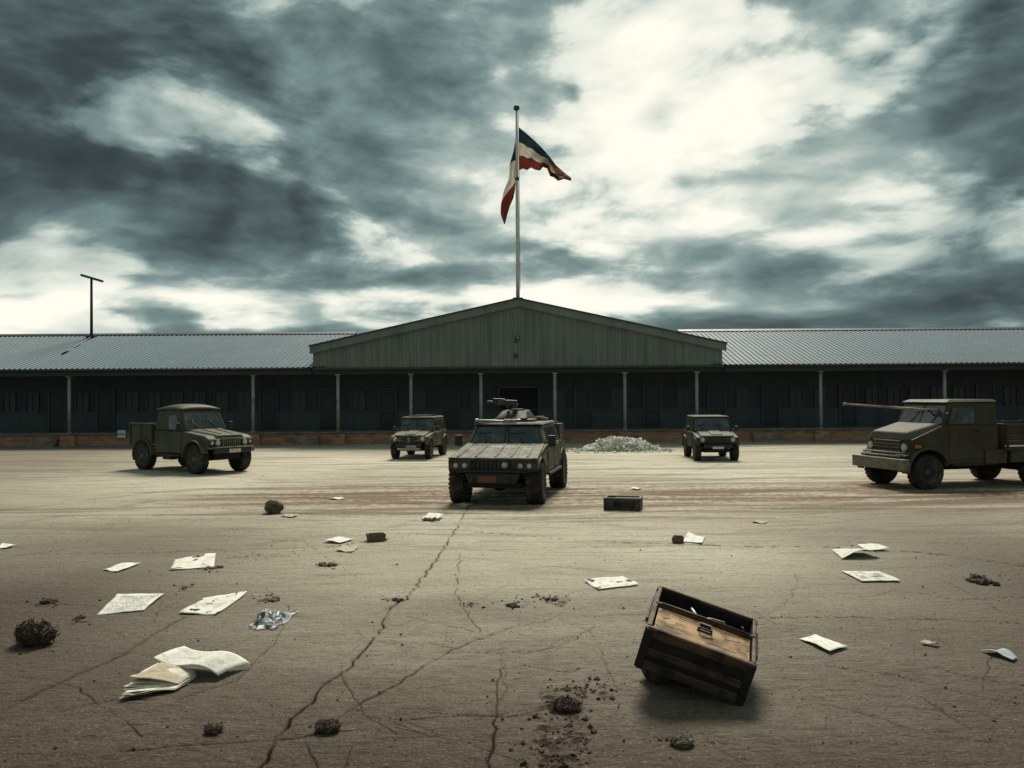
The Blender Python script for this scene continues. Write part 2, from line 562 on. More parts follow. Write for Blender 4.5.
def make_ground():
    # one round sheet, fine where the yard lies and coarse out to the horizon
    fine = np.linspace(-36, 36, 1300)
    coarse = np.linspace(36, 324, 90)[1:-1]
    ang = np.radians(np.concatenate([fine, coarse]))
    inv = np.linspace(1 / 4.6, 1 / 46.0, 560)
    rad = np.concatenate([[0.4, 1.5, 3.0, 4.0], 1 / inv, [55, 70, 100, 160, 300, 600, 1200, 2500]])
    A, Rr = np.meshgrid(ang, rad)
    x = (np.sin(A) * Rr).ravel(); y = (np.cos(A) * Rr).ravel()
    na, nr = len(ang), len(rad)
    z = ground_h(x, y)
    crack = np.zeros(x.shape); rut = np.zeros(x.shape); soil = np.zeros(x.shape)
    for i, (pts, w, dep) in enumerate(CRACKS):
        P = rough_line(pts, 100 + i, 0.020, 0.10)
        dall = line_dist(x, y, P, 0.4)
        near_ = np.nonzero(dall < 0.4)[0]
        if near_.size == 0: continue
        dd = dall[near_]; xn, yn = x[near_], y[near_]
        ww = w * 0.50 * (0.45 + 1.1 * fbm(xn * 1.7, yn * 1.7, 2, 40 + i))
        c = np.clip(np.exp(-(dd / ww) ** 2) * 1.5, 0, 1) * min(1.0, dep * 1.2)
        gaps = np.clip((fbm(xn * 2.3, yn * 2.3, 3, 60 + i) - 0.28) * 5, 0.40, 1)
        crack[near_] = np.maximum(crack[near_], np.maximum(c * gaps, 0.14 * dep * np.exp(-(dd / (ww * 4.0)) ** 2) * gaps))
    for i, (pts, w, dep) in enumerate(RUTS):
        P = rough_line(pts, 300 + i, 0.05, 0.6)
        dd = line_dist(x, y, P, 0.8)
        br = np.clip((fbm(x * 0.8, y * 2.4, 3, 90 + i) - 0.35) * 4.0, 0, 1)
        rut = np.maximum(rut, np.exp(-(dd / w) ** 2) * dep * br)
    for i, (cx, cy, rx, ry, amp) in enumerate(STAINS):
        c = G(cx, cy); ex = G(cx + rx, cy); ey = G(cx, cy - ry)
        sx = abs(ex.x - c.x); sy = abs(ey.y - c.y)
        g = np.exp(-((x - c.x) / sx) ** 2 - ((y - c.y) / sy) ** 2) * amp
        soil = np.maximum(soil, np.clip((fbm(x * 14, y * 14, 5, 130 + i, 0.62) - 0.68 + 0.34 * g) * 6, 0, 1) * np.clip(g * 2.2, 0, 1))
    z = z - crack * 0.022 - rut * 0.012 + soil * 0.012
    # small ripples and grains close by
    near = np.clip((14 - y) / 8, 0, 1)
    z = z + near * ((fbm(x * 5, y * 13, 4, 77, 0.6) - 0.5) * 0.020)
    me = bpy.data.meshes.new('ground')
    nv = x.size
    me.vertices.add(nv)
    me.vertices.foreach_set('co', np.stack([x, y, z], 1).astype(np.float32).ravel())
    i, j = np.meshgrid(np.arange(nr - 1), np.arange(na), indexing='ij')
    j2 = (j + 1) % na
    quads = np.stack([i * na + j, i * na + j2, (i + 1) * na + j2, (i + 1) * na + j], -1).reshape(-1, 4)[:, ::-1]
    nf = len(quads)
    me.loops.add(nf * 4); me.polygons.add(nf)
    me.loops.foreach_set('vertex_index', quads.astype(np.int32).ravel())
    me.polygons.foreach_set('loop_start', (np.arange(nf) * 4).astype(np.int32))
    me.polygons.foreach_set('use_smooth', np.ones(nf, dtype=bool))
    me.update(calc_edges=True)
    for nm, v in (('crack', crack), ('rut', rut), ('soil', soil)):
        a = me.attributes.new(nm, 'FLOAT', 'POINT')
        a.data.foreach_set('value', v.astype(np.float32))
    return me


def ground_material():
    m, b = new_mat('beaten_earth')
    v = coord()
    x, y, z = separate(v)
    n1 = noise(mapped(v, (0.10, 0.22, 1)), 1.0, 5, 0.6)              # broad tone
    st = noise(mapped(v, (0.16, 1.5, 1), (3, 0, 0)), 1.0, 6, 0.62, 0.6)    # long streaks left by wheels and wind
    st2 = noise(mapped(v, (0.5, 4.0, 1), (8, 2, 0)), 1.0, 5, 0.62, 0.4)
    gr = noise(v, 38.0, 6, 0.7)                                     # grit
    md = noise(v, 5.5, 6, 0.65)
    rip = noise(mapped(v, (3.2, 11.0, 1), (0, 0, 0), (0, 0, 0.22)), 1.0, 4, 0.6, 0.8)
    pale = (0.76, 0.705, 0.54); tan = (0.60, 0.54, 0.40); vignette_tone = (0.064, 0.036, 0.023)
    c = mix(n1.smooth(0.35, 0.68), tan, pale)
    # lens vignette put into the colour: earth darkened towards the camera and the sides
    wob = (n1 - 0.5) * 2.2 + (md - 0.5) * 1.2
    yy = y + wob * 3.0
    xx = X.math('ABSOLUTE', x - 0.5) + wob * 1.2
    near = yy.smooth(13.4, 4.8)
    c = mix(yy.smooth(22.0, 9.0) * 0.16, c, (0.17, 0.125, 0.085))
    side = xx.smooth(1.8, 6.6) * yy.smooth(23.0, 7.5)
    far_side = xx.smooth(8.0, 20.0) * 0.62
    c = mix(near * 0.97, c, vignette_tone)
    c = mix((side * 0.96 + far_side).clamp(), c, vignette_tone)
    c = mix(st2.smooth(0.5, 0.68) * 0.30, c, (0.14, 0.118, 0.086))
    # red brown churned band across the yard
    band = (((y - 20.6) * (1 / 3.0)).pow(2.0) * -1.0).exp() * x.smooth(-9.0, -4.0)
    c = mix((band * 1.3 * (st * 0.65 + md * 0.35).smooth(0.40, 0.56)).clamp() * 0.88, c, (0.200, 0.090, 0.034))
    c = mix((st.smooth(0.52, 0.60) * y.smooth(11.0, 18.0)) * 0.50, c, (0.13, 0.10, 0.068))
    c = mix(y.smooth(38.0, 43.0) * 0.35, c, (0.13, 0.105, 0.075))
    c = mix(md.smooth(0.45, 0.72) * 0.42, c, mix(0.35, c, (0.10, 0.07, 0.045)))
    blot = noise(mapped(v, (0.55, 0.8, 1), (5, 9, 0)), 1.0, 5, 0.62, 0.7)
    c = mix(blot.smooth(0.50, 0.64) * 0.30, c, mix(0.4, c, (0.13, 0.085, 0.05)))
    c = mix(gr.smooth(0.50, 0.66) * 0.62, c, mix(0.5, c, (0.05, 0.035, 0.022)))
    g2 = noise(v, 13.0, 5, 0.72)
    c = mix(g2.smooth(0.52, 0.66) * 0.55, c, mix(0.45, c, (0.07, 0.048, 0.03)))
    sp = noise(v, 14.0, 3, 0.6)
    c = mix(sp.smooth(0.66, 0.72) * 0.7, c, (0.05, 0.038, 0.028))
    c = mix(gr.smooth(0.47, 0.30) * 0.42, c, mix(0.5, c, (0.78, 0.72, 0.56)))
    c = mix(attr('rut') * 0.62, c, (0.085, 0.062, 0.042))
    c = mix((attr('soil') * 0.75).clamp(), c, (0.030, 0.021, 0.015))
    c = mix((attr('crack') * 1.0).clamp(), c, (0.022, 0.017, 0.012))
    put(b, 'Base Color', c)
    holes = (attr('crack') + attr('soil')).clamp()
    put(b, 'Roughness', (gr * 0.25 + 0.55 + holes * 0.2).clamp())
    put(b, 'Specular IOR Level', (1.0 - holes) * 0.22)
    h = rip * 0.9 + gr * 0.8 + md * 1.0 + g2 * 0.7
    bump(b, h, 1.0, 0.045)
    return m


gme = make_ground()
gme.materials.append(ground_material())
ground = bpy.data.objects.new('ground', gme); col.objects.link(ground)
ground['kind'] = 'structure'
# ------------------------------------------------------------------ materials of the building
def brick_mat():
    m, b = new_mat('old_brick')
    v = coord()
    x, y, z = separate(v)
    n = X.tree.nodes.new('ShaderNodeTexBrick')
    link(combine(x + y, z, 0.0), n.inputs['Vector'])
    n.inputs['Color1'].default_value = (0.50, 0.225, 0.125, 1); n.inputs['Color2'].default_value = (0.21, 0.125, 0.085, 1)
    n.inputs['Mortar'].default_value = (0.36, 0.29, 0.22, 1); n.inputs['Scale'].default_value = 1.0
    n.inputs['Mortar Size'].default_value = 0.012; n.inputs['Brick Width'].default_value = 0.34; n.inputs['Row Height'].default_value = 0.115
    n.inputs['Bias'].default_value = -0.1
    c = X(n.outputs[0])
    c = mix(noise(v, 1.3, 5, 0.65).smooth(0.45, 0.7) * 0.45, c, (0.10, 0.062, 0.043))
    c = mix(noise(mapped(v, (0.9, 1, 2)), 2.2, 5, 0.7).smooth(0.55, 0.75) * 0.4, c, (0.24, 0.19, 0.145))
    put(b, 'Base Color', c); put(b, 'Roughness', 0.9)
    bump(b, X(n.outputs[1]) * -1.0 + noise(v, 14, 4, 0.7), 0.6, 0.02)
    return m


def cladding_mat(name, c, streak):
    m, b = new_mat(name)
    v = coord()
    n = noise(mapped(v, (2.2, 2.2, 0.22)), 1.0, 5, 0.6)
    n2 = noise(v, 0.5, 4, 0.6)
    cc = mix(n.smooth(0.4, 0.72) * 0.6, c, streak)
    cc = mix(n2.smooth(0.4, 0.7) * 0.35, cc, tuple(k * 1.35 for k in c))
    put(b, 'Base Color', cc); put(b, 'Roughness', n * 0.2 + 0.5); put(b, 'Specular IOR Level', 0.35)
    return m


def roof_mat():
    m, b = new_mat('roof_sheet_metal')
    v = coord()
    n = noise(mapped(v, (2.5, 0.35, 0.35)), 1.0, 5, 0.65)
    n2 = noise(v, 0.7, 5, 0.65)
    c = mix(n2.smooth(0.35, 0.7), (0.036, 0.108, 0.142), (0.062, 0.152, 0.190))
    c = mix(n.smooth(0.5, 0.72) * 0.6, c, (0.085, 0.10, 0.105))
    x, y, z = separate(v)
    lap = X.math('FRACT', z * 0.92 + n2 * 0.02)                      # sheet laps running along the slope
    c = mix(X.math('LESS_THAN', lap, 0.035) * 0.55, c, (0.04, 0.05, 0.055))
    sh = noise(combine(X.math('FLOOR', x * 1.05), X.math('FLOOR', z * 0.92), 3.0), 1.7, 0, 0.5)
    c = mix(sh.smooth(0.35, 0.65) * 0.35, c, (0.06, 0.09, 0.10))
    c = mix(noise(mapped(v, (3.0, 0.5, 0.5), (4, 0, 0)), 1.0, 6, 0.7).smooth(0.60, 0.74) * 0.55, c, (0.11, 0.075, 0.05))
    put(b, 'Base Color', c); put(b, 'Metallic', 0.0); put(b, 'Roughness', n2 * 0.25 + 0.42); put(b, 'Specular IOR Level', 0.22)
    return m


M_brick = brick_mat()
M_clad = cladding_mat('green_grey_cladding', (0.158, 0.192, 0.165), (0.078, 0.097, 0.083))
M_roof = roof_mat()
M_trim = simple('dark_trim', (0.035, 0.04, 0.042), 0.5, 0.0, 0.25, 2.0)
M_fascia = simple('fascia', (0.022, 0.026, 0.029), 0.6, 0.0, 0.2, 2.0)
M_wallup = cladding_mat('dark_blue_wall', (0.036, 0.049, 0.058), (0.022, 0.030, 0.037))
M_walllo = cladding_mat('dado_panel', (0.055, 0.074, 0.084), (0.034, 0.047, 0.056))
M_door = simple('door_paint', (0.016, 0.020, 0.025), 0.5, 0.0, 0.2, 3.0)
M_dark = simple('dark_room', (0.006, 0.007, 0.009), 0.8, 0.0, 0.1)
M_wframe = simple('window_frame', (0.038, 0.050, 0.058), 0.5, 0.0, 0.2, 3.0)
M_conc = simple('worn_concrete', (0.19, 0.175, 0.15), 0.85, 0.0, 0.3, 3.0, 0.4, dirt=(0.07, 0.055, 0.045), dirt_amt=0.7)
M_step = simple('step_concrete', (0.26, 0.19, 0.135), 0.9, 0.0, 0.35, 2.5, 0.4, dirt=(0.045, 0.035, 0.028), dirt_amt=0.7)
M_post = simple('post_paint', (0.30, 0.305, 0.26), 0.55, 0.0, 0.2, 4.0, dirt=(0.10, 0.085, 0.06), dirt_amt=0.6)
M_steel = simple('galvanised', (0.30, 0.30, 0.27), 0.4, 0.5, 0.2, 4.0)
M_pale = simple('pale_paint', (0.62, 0.60, 0.53), 0.6, 0.0, 0.1, 5.0)


def glass(name, c=(0.010, 0.013, 0.015), rough=0.07, film_sheen=(0.10, 0.10, 0.085)):
    m, b = new_mat(name)
    v = coord()
    n = noise(v, 3.0, 5, 0.65)
    put(b, 'Base Color', mix(n.smooth(0.45, 0.75) * 0.6, c, film_sheen))
    put(b, 'Roughness', n * 0.22 + rough); put(b, 'Specular IOR Level', 0.7)
    return m


M_pane = glass('window_pane', (0.012, 0.016, 0.019), 0.35, (0.020, 0.026, 0.03))
# ------------------------------------------------------------------ the long barracks
BY = 43.0                     # front line of the veranda
WALLY = BY + 2.6
ZB = 0.62                     # height of the veranda floor
hall = empty('barracks_building', (0, BY, 0))
tag(hall, 'long dark single storey barracks with central green gable and open veranda', 'building')
HX = lambda px, py=440: atY(px, py, BY).x
xl, xr = -42.0, 42.0
gl, gr = atY(313, 350, BY - 0.25).x, atY(723, 350, BY - 0.25).x
gm = atY(518, 300, BY - 0.25).x


def hb(mb, name, mat, bevel=0.0, parent=None):
    """build in world coordinates under the building"""
    o = mb.build(name, mat, parent or hall, bevel)
    if parent is None: o.matrix_parent_inverse = Matrix.Translation((0, -BY, 0))
    return o


POSTS = [69, 253, 338, 411, 481, 555, 625, 697, 821, 945]
post_x = [HX(p, 400) for p in POSTS]
post_x = [post_x[0] - 9.3, ] + post_x + [post_x[-1] + 6.2, post_x[-1] + 12.4]
STEPS = [(-23.3, 1.3), (-10.35, 1.5), (12.75, 1.6), (20.3, 1.4)]
# brick base with piers
mb = MB()
mb.box(((xl + xr) / 2, (BY + WALLY) / 2 + 0.3, 0.25), (xr - xl, WALLY - BY + 0.6, 0.62))
for x in post_x:
    mb.box((x, BY - 0.075, 0.235), (0.74, 0.25, 0.59))
hb(mb, 'brick_base', M_brick)
mb = MB()
mb.box(((xl + xr) / 2, (BY + WALLY) / 2 - 0.03, ZB - 0.03), (xr - xl + 0.1, WALLY - BY + 0.16, 0.06))
hb(mb, 'veranda_floor', M_conc, 0.01)
for x, w in STEPS:
    mb = MB()
    for k_ in range(3):
        mb.box((x, BY - 0.15 - 0.15 * (2 - k_) - 0.002, 0.10 + 0.17 * k_ - 0.09), (w, 0.30 + 0.0 * k_, 0.17))
    hb(mb, 'entrance_steps', M_step, 0.012)
for x in post_x:
    mb = MB(); z1 = 3.50
    mb.cyl((x, BY + 0.03, ZB), (x, BY + 0.03, z1), 0.085, n=14)
    mb.cyl((x, BY + 0.03, ZB), (x, BY + 0.03, ZB + 0.05), 0.14, n=14)
    mb.box((x, BY + 0.03, z1 - 0.03), (0.26, 0.26, 0.06))
    hb(mb, 'veranda_post', M_post)
# back wall of the veranda: dado below, dark panel above, windows and doors
DOORS = [58, 106, 269, 328.5, 388, 450.5, 583.5, 652, 716.5, 770.5, 848, 985]
door_x = [atY(p, 410, WALLY).x for p in DOORS] + [-35.5, 33.0, 37.5]
DW = 0.80
big_x0, big_x1 = atY(500, 400, WALLY).x, atY(538, 400, WALLY).x
zd = 1.62
mb = MB(); mb.box(((xl + xr) / 2, WALLY + 0.15, (zd + 3.75) / 2), (xr - xl, 0.20, 3.75 - zd)); hb(mb, 'wall', M_wallup)
mb = MB(); mb.box(((xl + xr) / 2, WALLY + 0.13, (ZB + zd) / 2), (xr - xl, 0.24, zd - ZB - 0.004)); hb(mb, 'dado', M_walllo)
mb = MB(); mb.box(((xl + xr) / 2, WALLY - 0.01, zd), (xr - xl, 0.05, 0.05)); hb(mb, 'dado_rail', M_wframe)
for x in door_x:
    f = MB()
    f.box((x - DW / 2 - 0.05, WALLY - 0.02, ZB + 1.1), (0.08, 0.10, 2.2)); f.box((x + DW / 2 + 0.05, WALLY - 0.02, ZB + 1.1), (0.08, 0.10, 2.2))
    f.box((x, WALLY - 0.02, ZB + 2.16), (DW + 0.02, 0.10, 0.08))
    d = MB(); d.box((x, WALLY - 0.005, ZB + 1.055), (DW, 0.05, 2.10))
    q = [(x - DW / 2, WALLY - 0.03, ZB), (x + DW / 2, WALLY - 0.03, ZB), (x + DW / 2, WALLY - 0.03, ZB + 2.1), (x - DW / 2, WALLY - 0.03, ZB + 2.1)]
    for u0, v0, u1, v1 in ((0.14, 0.07, 0.86, 0.42), (0.14, 0.5, 0.86, 0.93)):
        d.panel(q, u0, v0, u1, v1, 0.014, 0.02, 0.02)
    do = hb(d, 'door', M_door, 0.006)
    hb(f, 'door_frame', M_wframe, 0.0, do)
    h = MB(); h.box((x + DW * 0.38, WALLY - 0.06, ZB + 1.0), (0.05, 0.05, 0.16)); hb(h, 'handle', M_trim, 0.01, do)
# wide dark doorway in the middle
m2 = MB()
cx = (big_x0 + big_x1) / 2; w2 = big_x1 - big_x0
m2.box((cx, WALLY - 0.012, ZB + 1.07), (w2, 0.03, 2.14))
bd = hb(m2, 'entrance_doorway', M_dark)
f = MB()
for s in (-1, 1): f.box((cx + s * (w2 / 2 + 0.05), WALLY - 0.03, ZB + 1.1), (0.10, 0.12, 2.2))
f.box((cx, WALLY - 0.03, ZB + 2.19), (w2 + 0.2, 0.12, 0.09))
hb(f, 'door_frame', M_wframe, 0.0, bd)
# windows between the doors
rw = random.Random(4)
allx = sorted(door_x + [cx])
for a, b_ in zip(allx[:-1], allx[1:]):
    a += 0.75 if a != cx else w2 / 2 + 0.5; b_ -= 0.75 if b_ != cx else w2 / 2 + 0.5
    if b_ - a < 0.9: continue
    n_w = max(1, int((b_ - a) / 1.15))
    for i in range(n_w):
        x = a + (b_ - a) * (i + 0.5) / n_w
        ww, wz0, wz1 = 0.62, 1.72, 2.62
        f = MB()
        for s in (-1, 1): f.box((x + s * (ww / 2 + 0.03), WALLY + 0.02, (wz0 + wz1) / 2), (0.06, 0.10, wz1 - wz0 + 0.10))
        f.box((x, WALLY + 0.02, wz1 + 0.03), (ww, 0.10, 0.06)); f.box((x, WALLY + 0.01, wz0 - 0.03), (ww, 0.14, 0.06))
        f.box((x, WALLY + 0.03, (wz0 + wz1) / 2), (0.035, 0.07, wz1 - wz0))
        f.box((x, WALLY + 0.032, wz0 + (wz1 - wz0) * 0.62), (ww, 0.06, 0.03))
        w = hb(f, 'window', M_wframe)
        p = MB(); p.box((x, WALLY + 0.045, (wz0 + wz1) / 2), (ww, 0.012, wz1 - wz0)); hb(p, 'pane', M_pane, 0, w)
# ceiling of the veranda, fascia beam
mb = MB(); mb.box(((xl + xr) / 2, (BY + WALLY) / 2, 3.60), (xr - xl, WALLY - BY + 0.2, 0.10)); hb(mb, 'veranda_ceiling', M_fascia)
mb = MB()
mb.box(((xl + gl) / 2 - 0.05, BY - 0.12, 3.66), (gl - xl - 0.1, 0.16, 0.34)); mb.box(((xr + gr) / 2 + 0.05, BY - 0.12, 3.66), (xr - gr - 0.1, 0.16, 0.34))
mb.box(((gl + gr) / 2, BY - 0.0, 3.60), (gr - gl, 0.16, 0.22))
mb.box(((gl + gr) / 2, BY + 0.02, 3.74), (gr - gl + 0.02, 0.44, 0.05))
hb(mb, 'fascia_beam', M_fascia)
for x0, x1 in ((xl, gl - 0.12), (gr + 0.12, xr)):
    mb = MB(); mb.tube([(x0, BY - 0.30, 3.78), (x1, BY - 0.30, 3.78)], 0.06, 8); hb(mb, 'gutter', M_trim)
# ribbed metal roof of the two wings
RY0, RY1, RZ0, RZ1 = BY - 0.36, BY + 8.2, 3.84, 6.12


def ribbed(x0, x1, pitch, p_of, prof):
    """ribbed sheet between x0 and x1; p_of(t, h) gives a point at t in 0..1 down the sheet raised by h"""
    mb = MB(); x = x0; cols = []
    while x < x1:
        for u, h in prof:
            xx = x + u * pitch
            if xx <= x1: cols.append((xx, h))
        x += pitch
    prev = None
    for xx, h in cols:
        a, b = p_of(xx, h)
        va = mb.bm.verts.new(a); vb = mb.bm.verts.new(b)
        if prev: mb.bm.faces.new((prev[0], va, vb, prev[1]))
        prev = (va, vb)
    return mb


sl = math.atan2(RZ1 - RZ0, RY1 - RY0)
nz, ny = math.cos(sl), -math.sin(sl)
PROF = [(0.0, 0.0), (0.45, 0.0), (0.58, 0.036), (0.82, 0.036), (0.95, 0.0)]
for x0, x1 in ((xl, gl + 0.6), (gr - 0.6, xr)):
    mb = ribbed(x0, x1, 0.26, lambda xx, h: ((xx, RY0 + ny * h, RZ0 + nz * h), (xx, RY1 + ny * h, RZ1 + nz * h)), PROF)
    rf = hb(mb, 'roof', M_roof)
    mb = MB(); mb.prism([(RY1 - 0.25, RZ1 - 0.0), (RY1, RZ1 + 0.12), (RY1 + 0.25, RZ1)], x0, x1, 'x'); hb(mb, 'ridge_cap', M_trim, 0, rf)
    mb = MB(); mb.face([(x0, RY1, RZ1), (x1, RY1, RZ1), (x1, RY1 + 8.6, RZ0), (x0, RY1 + 8.6, RZ0)]); hb(mb, 'rear_slope', M_roof, 0, rf)
# body behind
mb = MB(); mb.box(((xl + xr) / 2, WALLY + 6.9, 1.8), (xr - xl, 13.0, 3.6)); hb(mb, 'rear_block', M_wallup)
mb = MB()
for x in (xl, xr): mb.prism([(RY0 + 0.3, 3.6), (RY1, RZ1 - 0.1), (RY1 + 8.3, 3.6)], x - 0.1, x + 0.1, 'x')
hb(mb, 'end_gable', M_clad)
# the central gable: vertical ribbed cladding, barge boards, hall roof behind it
GYF = BY - 0.25
zg0 = 3.82
zs = atY(313, 348, GYF).z; zs2 = atY(723, 345.5, GYF).z; zs = (zs + zs2) / 2; za = atY(518, 301.5, GYF).z


def gable_top(x): return za + (zs - za) * abs(x - gm) / ((gr - gl) / 2)


def gp(xx, h): return ((xx, GYF - h, zg0), (xx, GYF - h, max(zg0, gable_top(xx) - 0.03)))


mb = ribbed(gl, gr, 0.37, gp, [(0.0, 0.0), (0.60, 0.0), (0.68, 0.05), (0.86, 0.05), (0.94, 0.0)])
gbl = hb(mb, 'gable_wall', M_clad)
mb = MB(); mb.box((gm, GYF + 0.02, zg0 - 0.05), (gr - gl + 0.04, 0.22, 0.10)); hb(mb, 'gable_sill', M_trim, 0, gbl)
mb = MB()
for s, xe in ((-1, gl - 0.12), (1, gr + 0.12)):
    e = gable_top(xe)
    pts = [(xe, e - 0.26), (gm, za - 0.26), (gm, za + 0.10), (xe, e + 0.10)]
    mb.prism(pts if s < 0 else pts[::-1], GYF - 0.22, GYF - 0.075, 'y')
hb(mb, 'barge_board', M_clad, 0, gbl)
mb = MB()
for s, xe in ((-1, gl - 0.16), (1, gr + 0.16)):
    e = gable_top(xe)
    pts = [(xe, e + 0.104), (gm, za + 0.104), (gm, za + 0.17), (xe, e + 0.17)]
    mb.prism(pts if s < 0 else pts[::-1], GYF - 0.30, GYF + 14, 'y')
hb(mb, 'hall_roof', M_trim)
mb = MB()
for s in (-1, 1):
    xe = gl if s < 0 else gr
    mb.box((xe - s * 0.07, GYF + 7, (zg0 + zs) / 2), (0.10, 13.8, zs - zg0 - 0.05))
hb(mb, 'hall_side_wall', M_clad)
mb = MB(); mb.prism([(gl, 3.7), (gr, 3.7), (gr, zs), (gm, za), (gl, zs)], GYF + 13.7, GYF + 13.9, 'y'); hb(mb, 'rear_gable', M_clad)
# two small fittings on the gable: a round lamp and a four-hole vent
p = atY(518.0, 338, GYF - 0.07)
mb = MB(); mb.cyl((p.x, GYF + 0.02, p.z), (p.x, GYF - 0.16, p.z), 0.09, 0.11, 14); mb.box((p.x - 0.11, GYF - 0.06, p.z - 0.10), (0.07, 0.05, 0.30))
lamp = hb(mb, 'wall_lamp', M_trim)
mb = MB(); mb.cyl((p.x, GYF - 0.162, p.z), (p.x, GYF - 0.19, p.z), 0.085, 0.04, 14); hb(mb, 'lens', M_steel, 0, lamp)
p = atY(516.0, 356, GYF - 0.07)
mb = MB()
mb.box((p.x, GYF - 0.075, p.z), (0.26, 0.03, 0.03)); mb.box((p.x, GYF - 0.0752, p.z), (0.03, 0.031, 0.26))
for sx in (-1, 1):
    for sz in (-1, 1): mb.box((p.x + sx * 0.075, GYF - 0.072, p.z + sz * 0.075), (0.06, 0.02, 0.05))
hb(mb, 'vent', M_trim)
# blank white plate on the brick base
p = atY(122, 434, BY - 0.03)
mb = MB(); mb.box((0, 0, 0), (0.40, 0.03, 0.38))
o = mb.build('wall_plate', M_pale, None, 0.008, loc=(p.x, BY - 0.077, p.z))
tag(o, 'small blank white square plate fixed to the brick base behind the pickup truck', 'sign')
# ------------------------------------------------------------------ mast on the left roof
ym = BY + 7.6; b0 = atY(91.5, 341, ym); t0 = atY(92.5, 279, ym)
zr = RZ0 + (RZ1 - RZ0) * (ym - RY0) / (RY1 - RY0)
mast = empty('roof_mast', (b0.x, ym, zr))
tag(mast, 'dark T shaped lamp mast standing on the ridge of the left roof', 'lamp mast')
mb = MB(); mb.cyl((0, 0, -0.05), (0.0, 0, t0.z - zr), 0.085, 0.07, 12); mb.build('pole', M_trim, mast)
mb = MB(); mb.box((0, 0, 0.05), (0.45, 0.45, 0.12)); mb.build('base_plate', M_trim, mast, 0.01)
mb = MB(); mb.box((0, 0, 0), (1.25, 0.40, 0.14)); mb.build('lamp_head', M_trim, mast, 0.03, loc=(0.03, 0, t0.z - zr + 0.05), rot=(0, R(17), 0))
mb = MB(); d_ = Vector((0.15, -1, -(RZ1 - RZ0) / (RY1 - RY0)))  # dark tube down the roof, stands in for the mast's shadow
mb.tube([Vector((0.05, -0.1, 0.02)) + d_ * t for t in (0, 1, 2.2, 3.4, 4.6)], 0.05, 6); mb.build('mast_shadow', M_trim, mast)
# ------------------------------------------------------------------ flagpole and flag
FY = BY + 0.35
top = atY(517.2, 105, FY); zb = za + 0.17
M_fpole = simple('flagpole_paint', (0.62, 0.61, 0.55), 0.4, 0.0, 0.15, 4.0)
pole = empty('flagpole', (gm, FY, zb))
tag(pole, 'tall pale steel flagpole with ball top on the gable ridge', 'flagpole')
H_ = top.z - zb
mb = MB(); mb.cyl((0, 0, -0.06), (0, 0, H_ * 0.62), 0.095, 0.085, 14); mb.cyl((0, 0, H_ * 0.62), (0, 0, H_ - 0.2), 0.075, 0.055, 14)
mb.build('pole', M_fpole, pole)
mb = MB(); mb.cyl((0, 0, H_ * 0.62 - 0.06), (0, 0, H_ * 0.62 + 0.05), 0.11, n=14); mb.build('collar', M_trim, pole)
mb = MB(); mb.lathe([(H_ - 0.30 + 0.15 - 0.15 * math.cos(t), 0.01 + 0.145 * math.sin(t)) for t in np.linspace(0, math.pi, 12)], 'z', 18); mb.build('finial', M_trim, pole)
mb = MB(); mb.box((0, 0, 0.0), (0.5, 0.5, 0.16)); mb.build('base_plate', M_trim, pole, 0.02)
mb = MB(); mb.tube([(0.12, -0.02, 0.5), (0.11, -0.03, H_ * 0.5), (0.10, -0.02, H_ - 0.5)], 0.012, 5); mb.build('halyard', M_trim, pole)


def flag_mat():
    m, b = new_mat('faded_flag_cloth')
    t = X(X.tree.nodes.new('ShaderNodeUVMap').outputs[0])
    u, v, _ = separate(t)
    n = noise(mapped(t, (9, 5, 1)), 1.0, 5, 0.65)
    vv = v + (n - 0.5) * 0.015
    navy = (0.016, 0.032, 0.042); white = (0.62, 0.57, 0.45); red = (0.16, 0.034, 0.024); rust = (0.21, 0.095, 0.055)
    c = mix(vv.smooth(0.335, 0.345), red, white)
    c = mix(vv.smooth(0.645, 0.655), c, navy)
    c = mix((u.smooth(0.50, 0.78) * vv.smooth(0.35, 0.5)).clamp(), c, rust)
    c = mix(n.smooth(0.45, 0.7) * 0.55, c, (0.075, 0.060, 0.050))
    put(b, 'Base Color', c); put(b, 'Roughness', 0.85); put(b, 'Specular IOR Level', 0.15)
    tr = X.tree.nodes.new('ShaderNodeBsdfTranslucent'); link(c, tr.inputs['Color'])
    ms = X.tree.nodes.new('ShaderNodeMixShader'); ms.inputs[0].default_value = 0.35
    out = X.tree.nodes['Material Output']
    link(b.outputs[0], ms.inputs[1]); link(tr.outputs[0], ms.inputs[2]); link(ms.outputs[0], out.inputs[0])
    return m


def interp(pts, t):
    t = t * (len(pts) - 1); i = min(int(t), len(pts) - 2); f = t - i
    return tuple(a * (1 - f) + b * f for a, b in zip(pts[i], pts[i + 1]))


fb = bmesh.new(); uvl = fb.loops.layers.uv.new('UVMap')


def lobe(upper, lower, nu, nv, depth, uvf):
    g = []
    for i in range(nu + 1):
        row = []
        for j in range(nv + 1):
            u, v = i / nu, j / nv
            a = interp(lower, u); b = interp(upper, u)
            q = (a[0] * (1 - v) + b[0] * v, a[1] * (1 - v) + b[1] * v)
            P = atY(q[0], q[1], FY - 0.02 + depth(u, v))
            row.append((fb.verts.new(P - Vector((gm, FY, zb))), uvf(u, v)))
        g.append(row)
    for i in range(nu):
        for j in range(nv):
            c = [g[i][j], g[i + 1][j], g[i + 1][j + 1], g[i][j + 1]]
            f = fb.faces.new([k[0] for k in c]); f.smooth = True
            for l, k in zip(f.loops, c): l[uvl].uv = k[1]


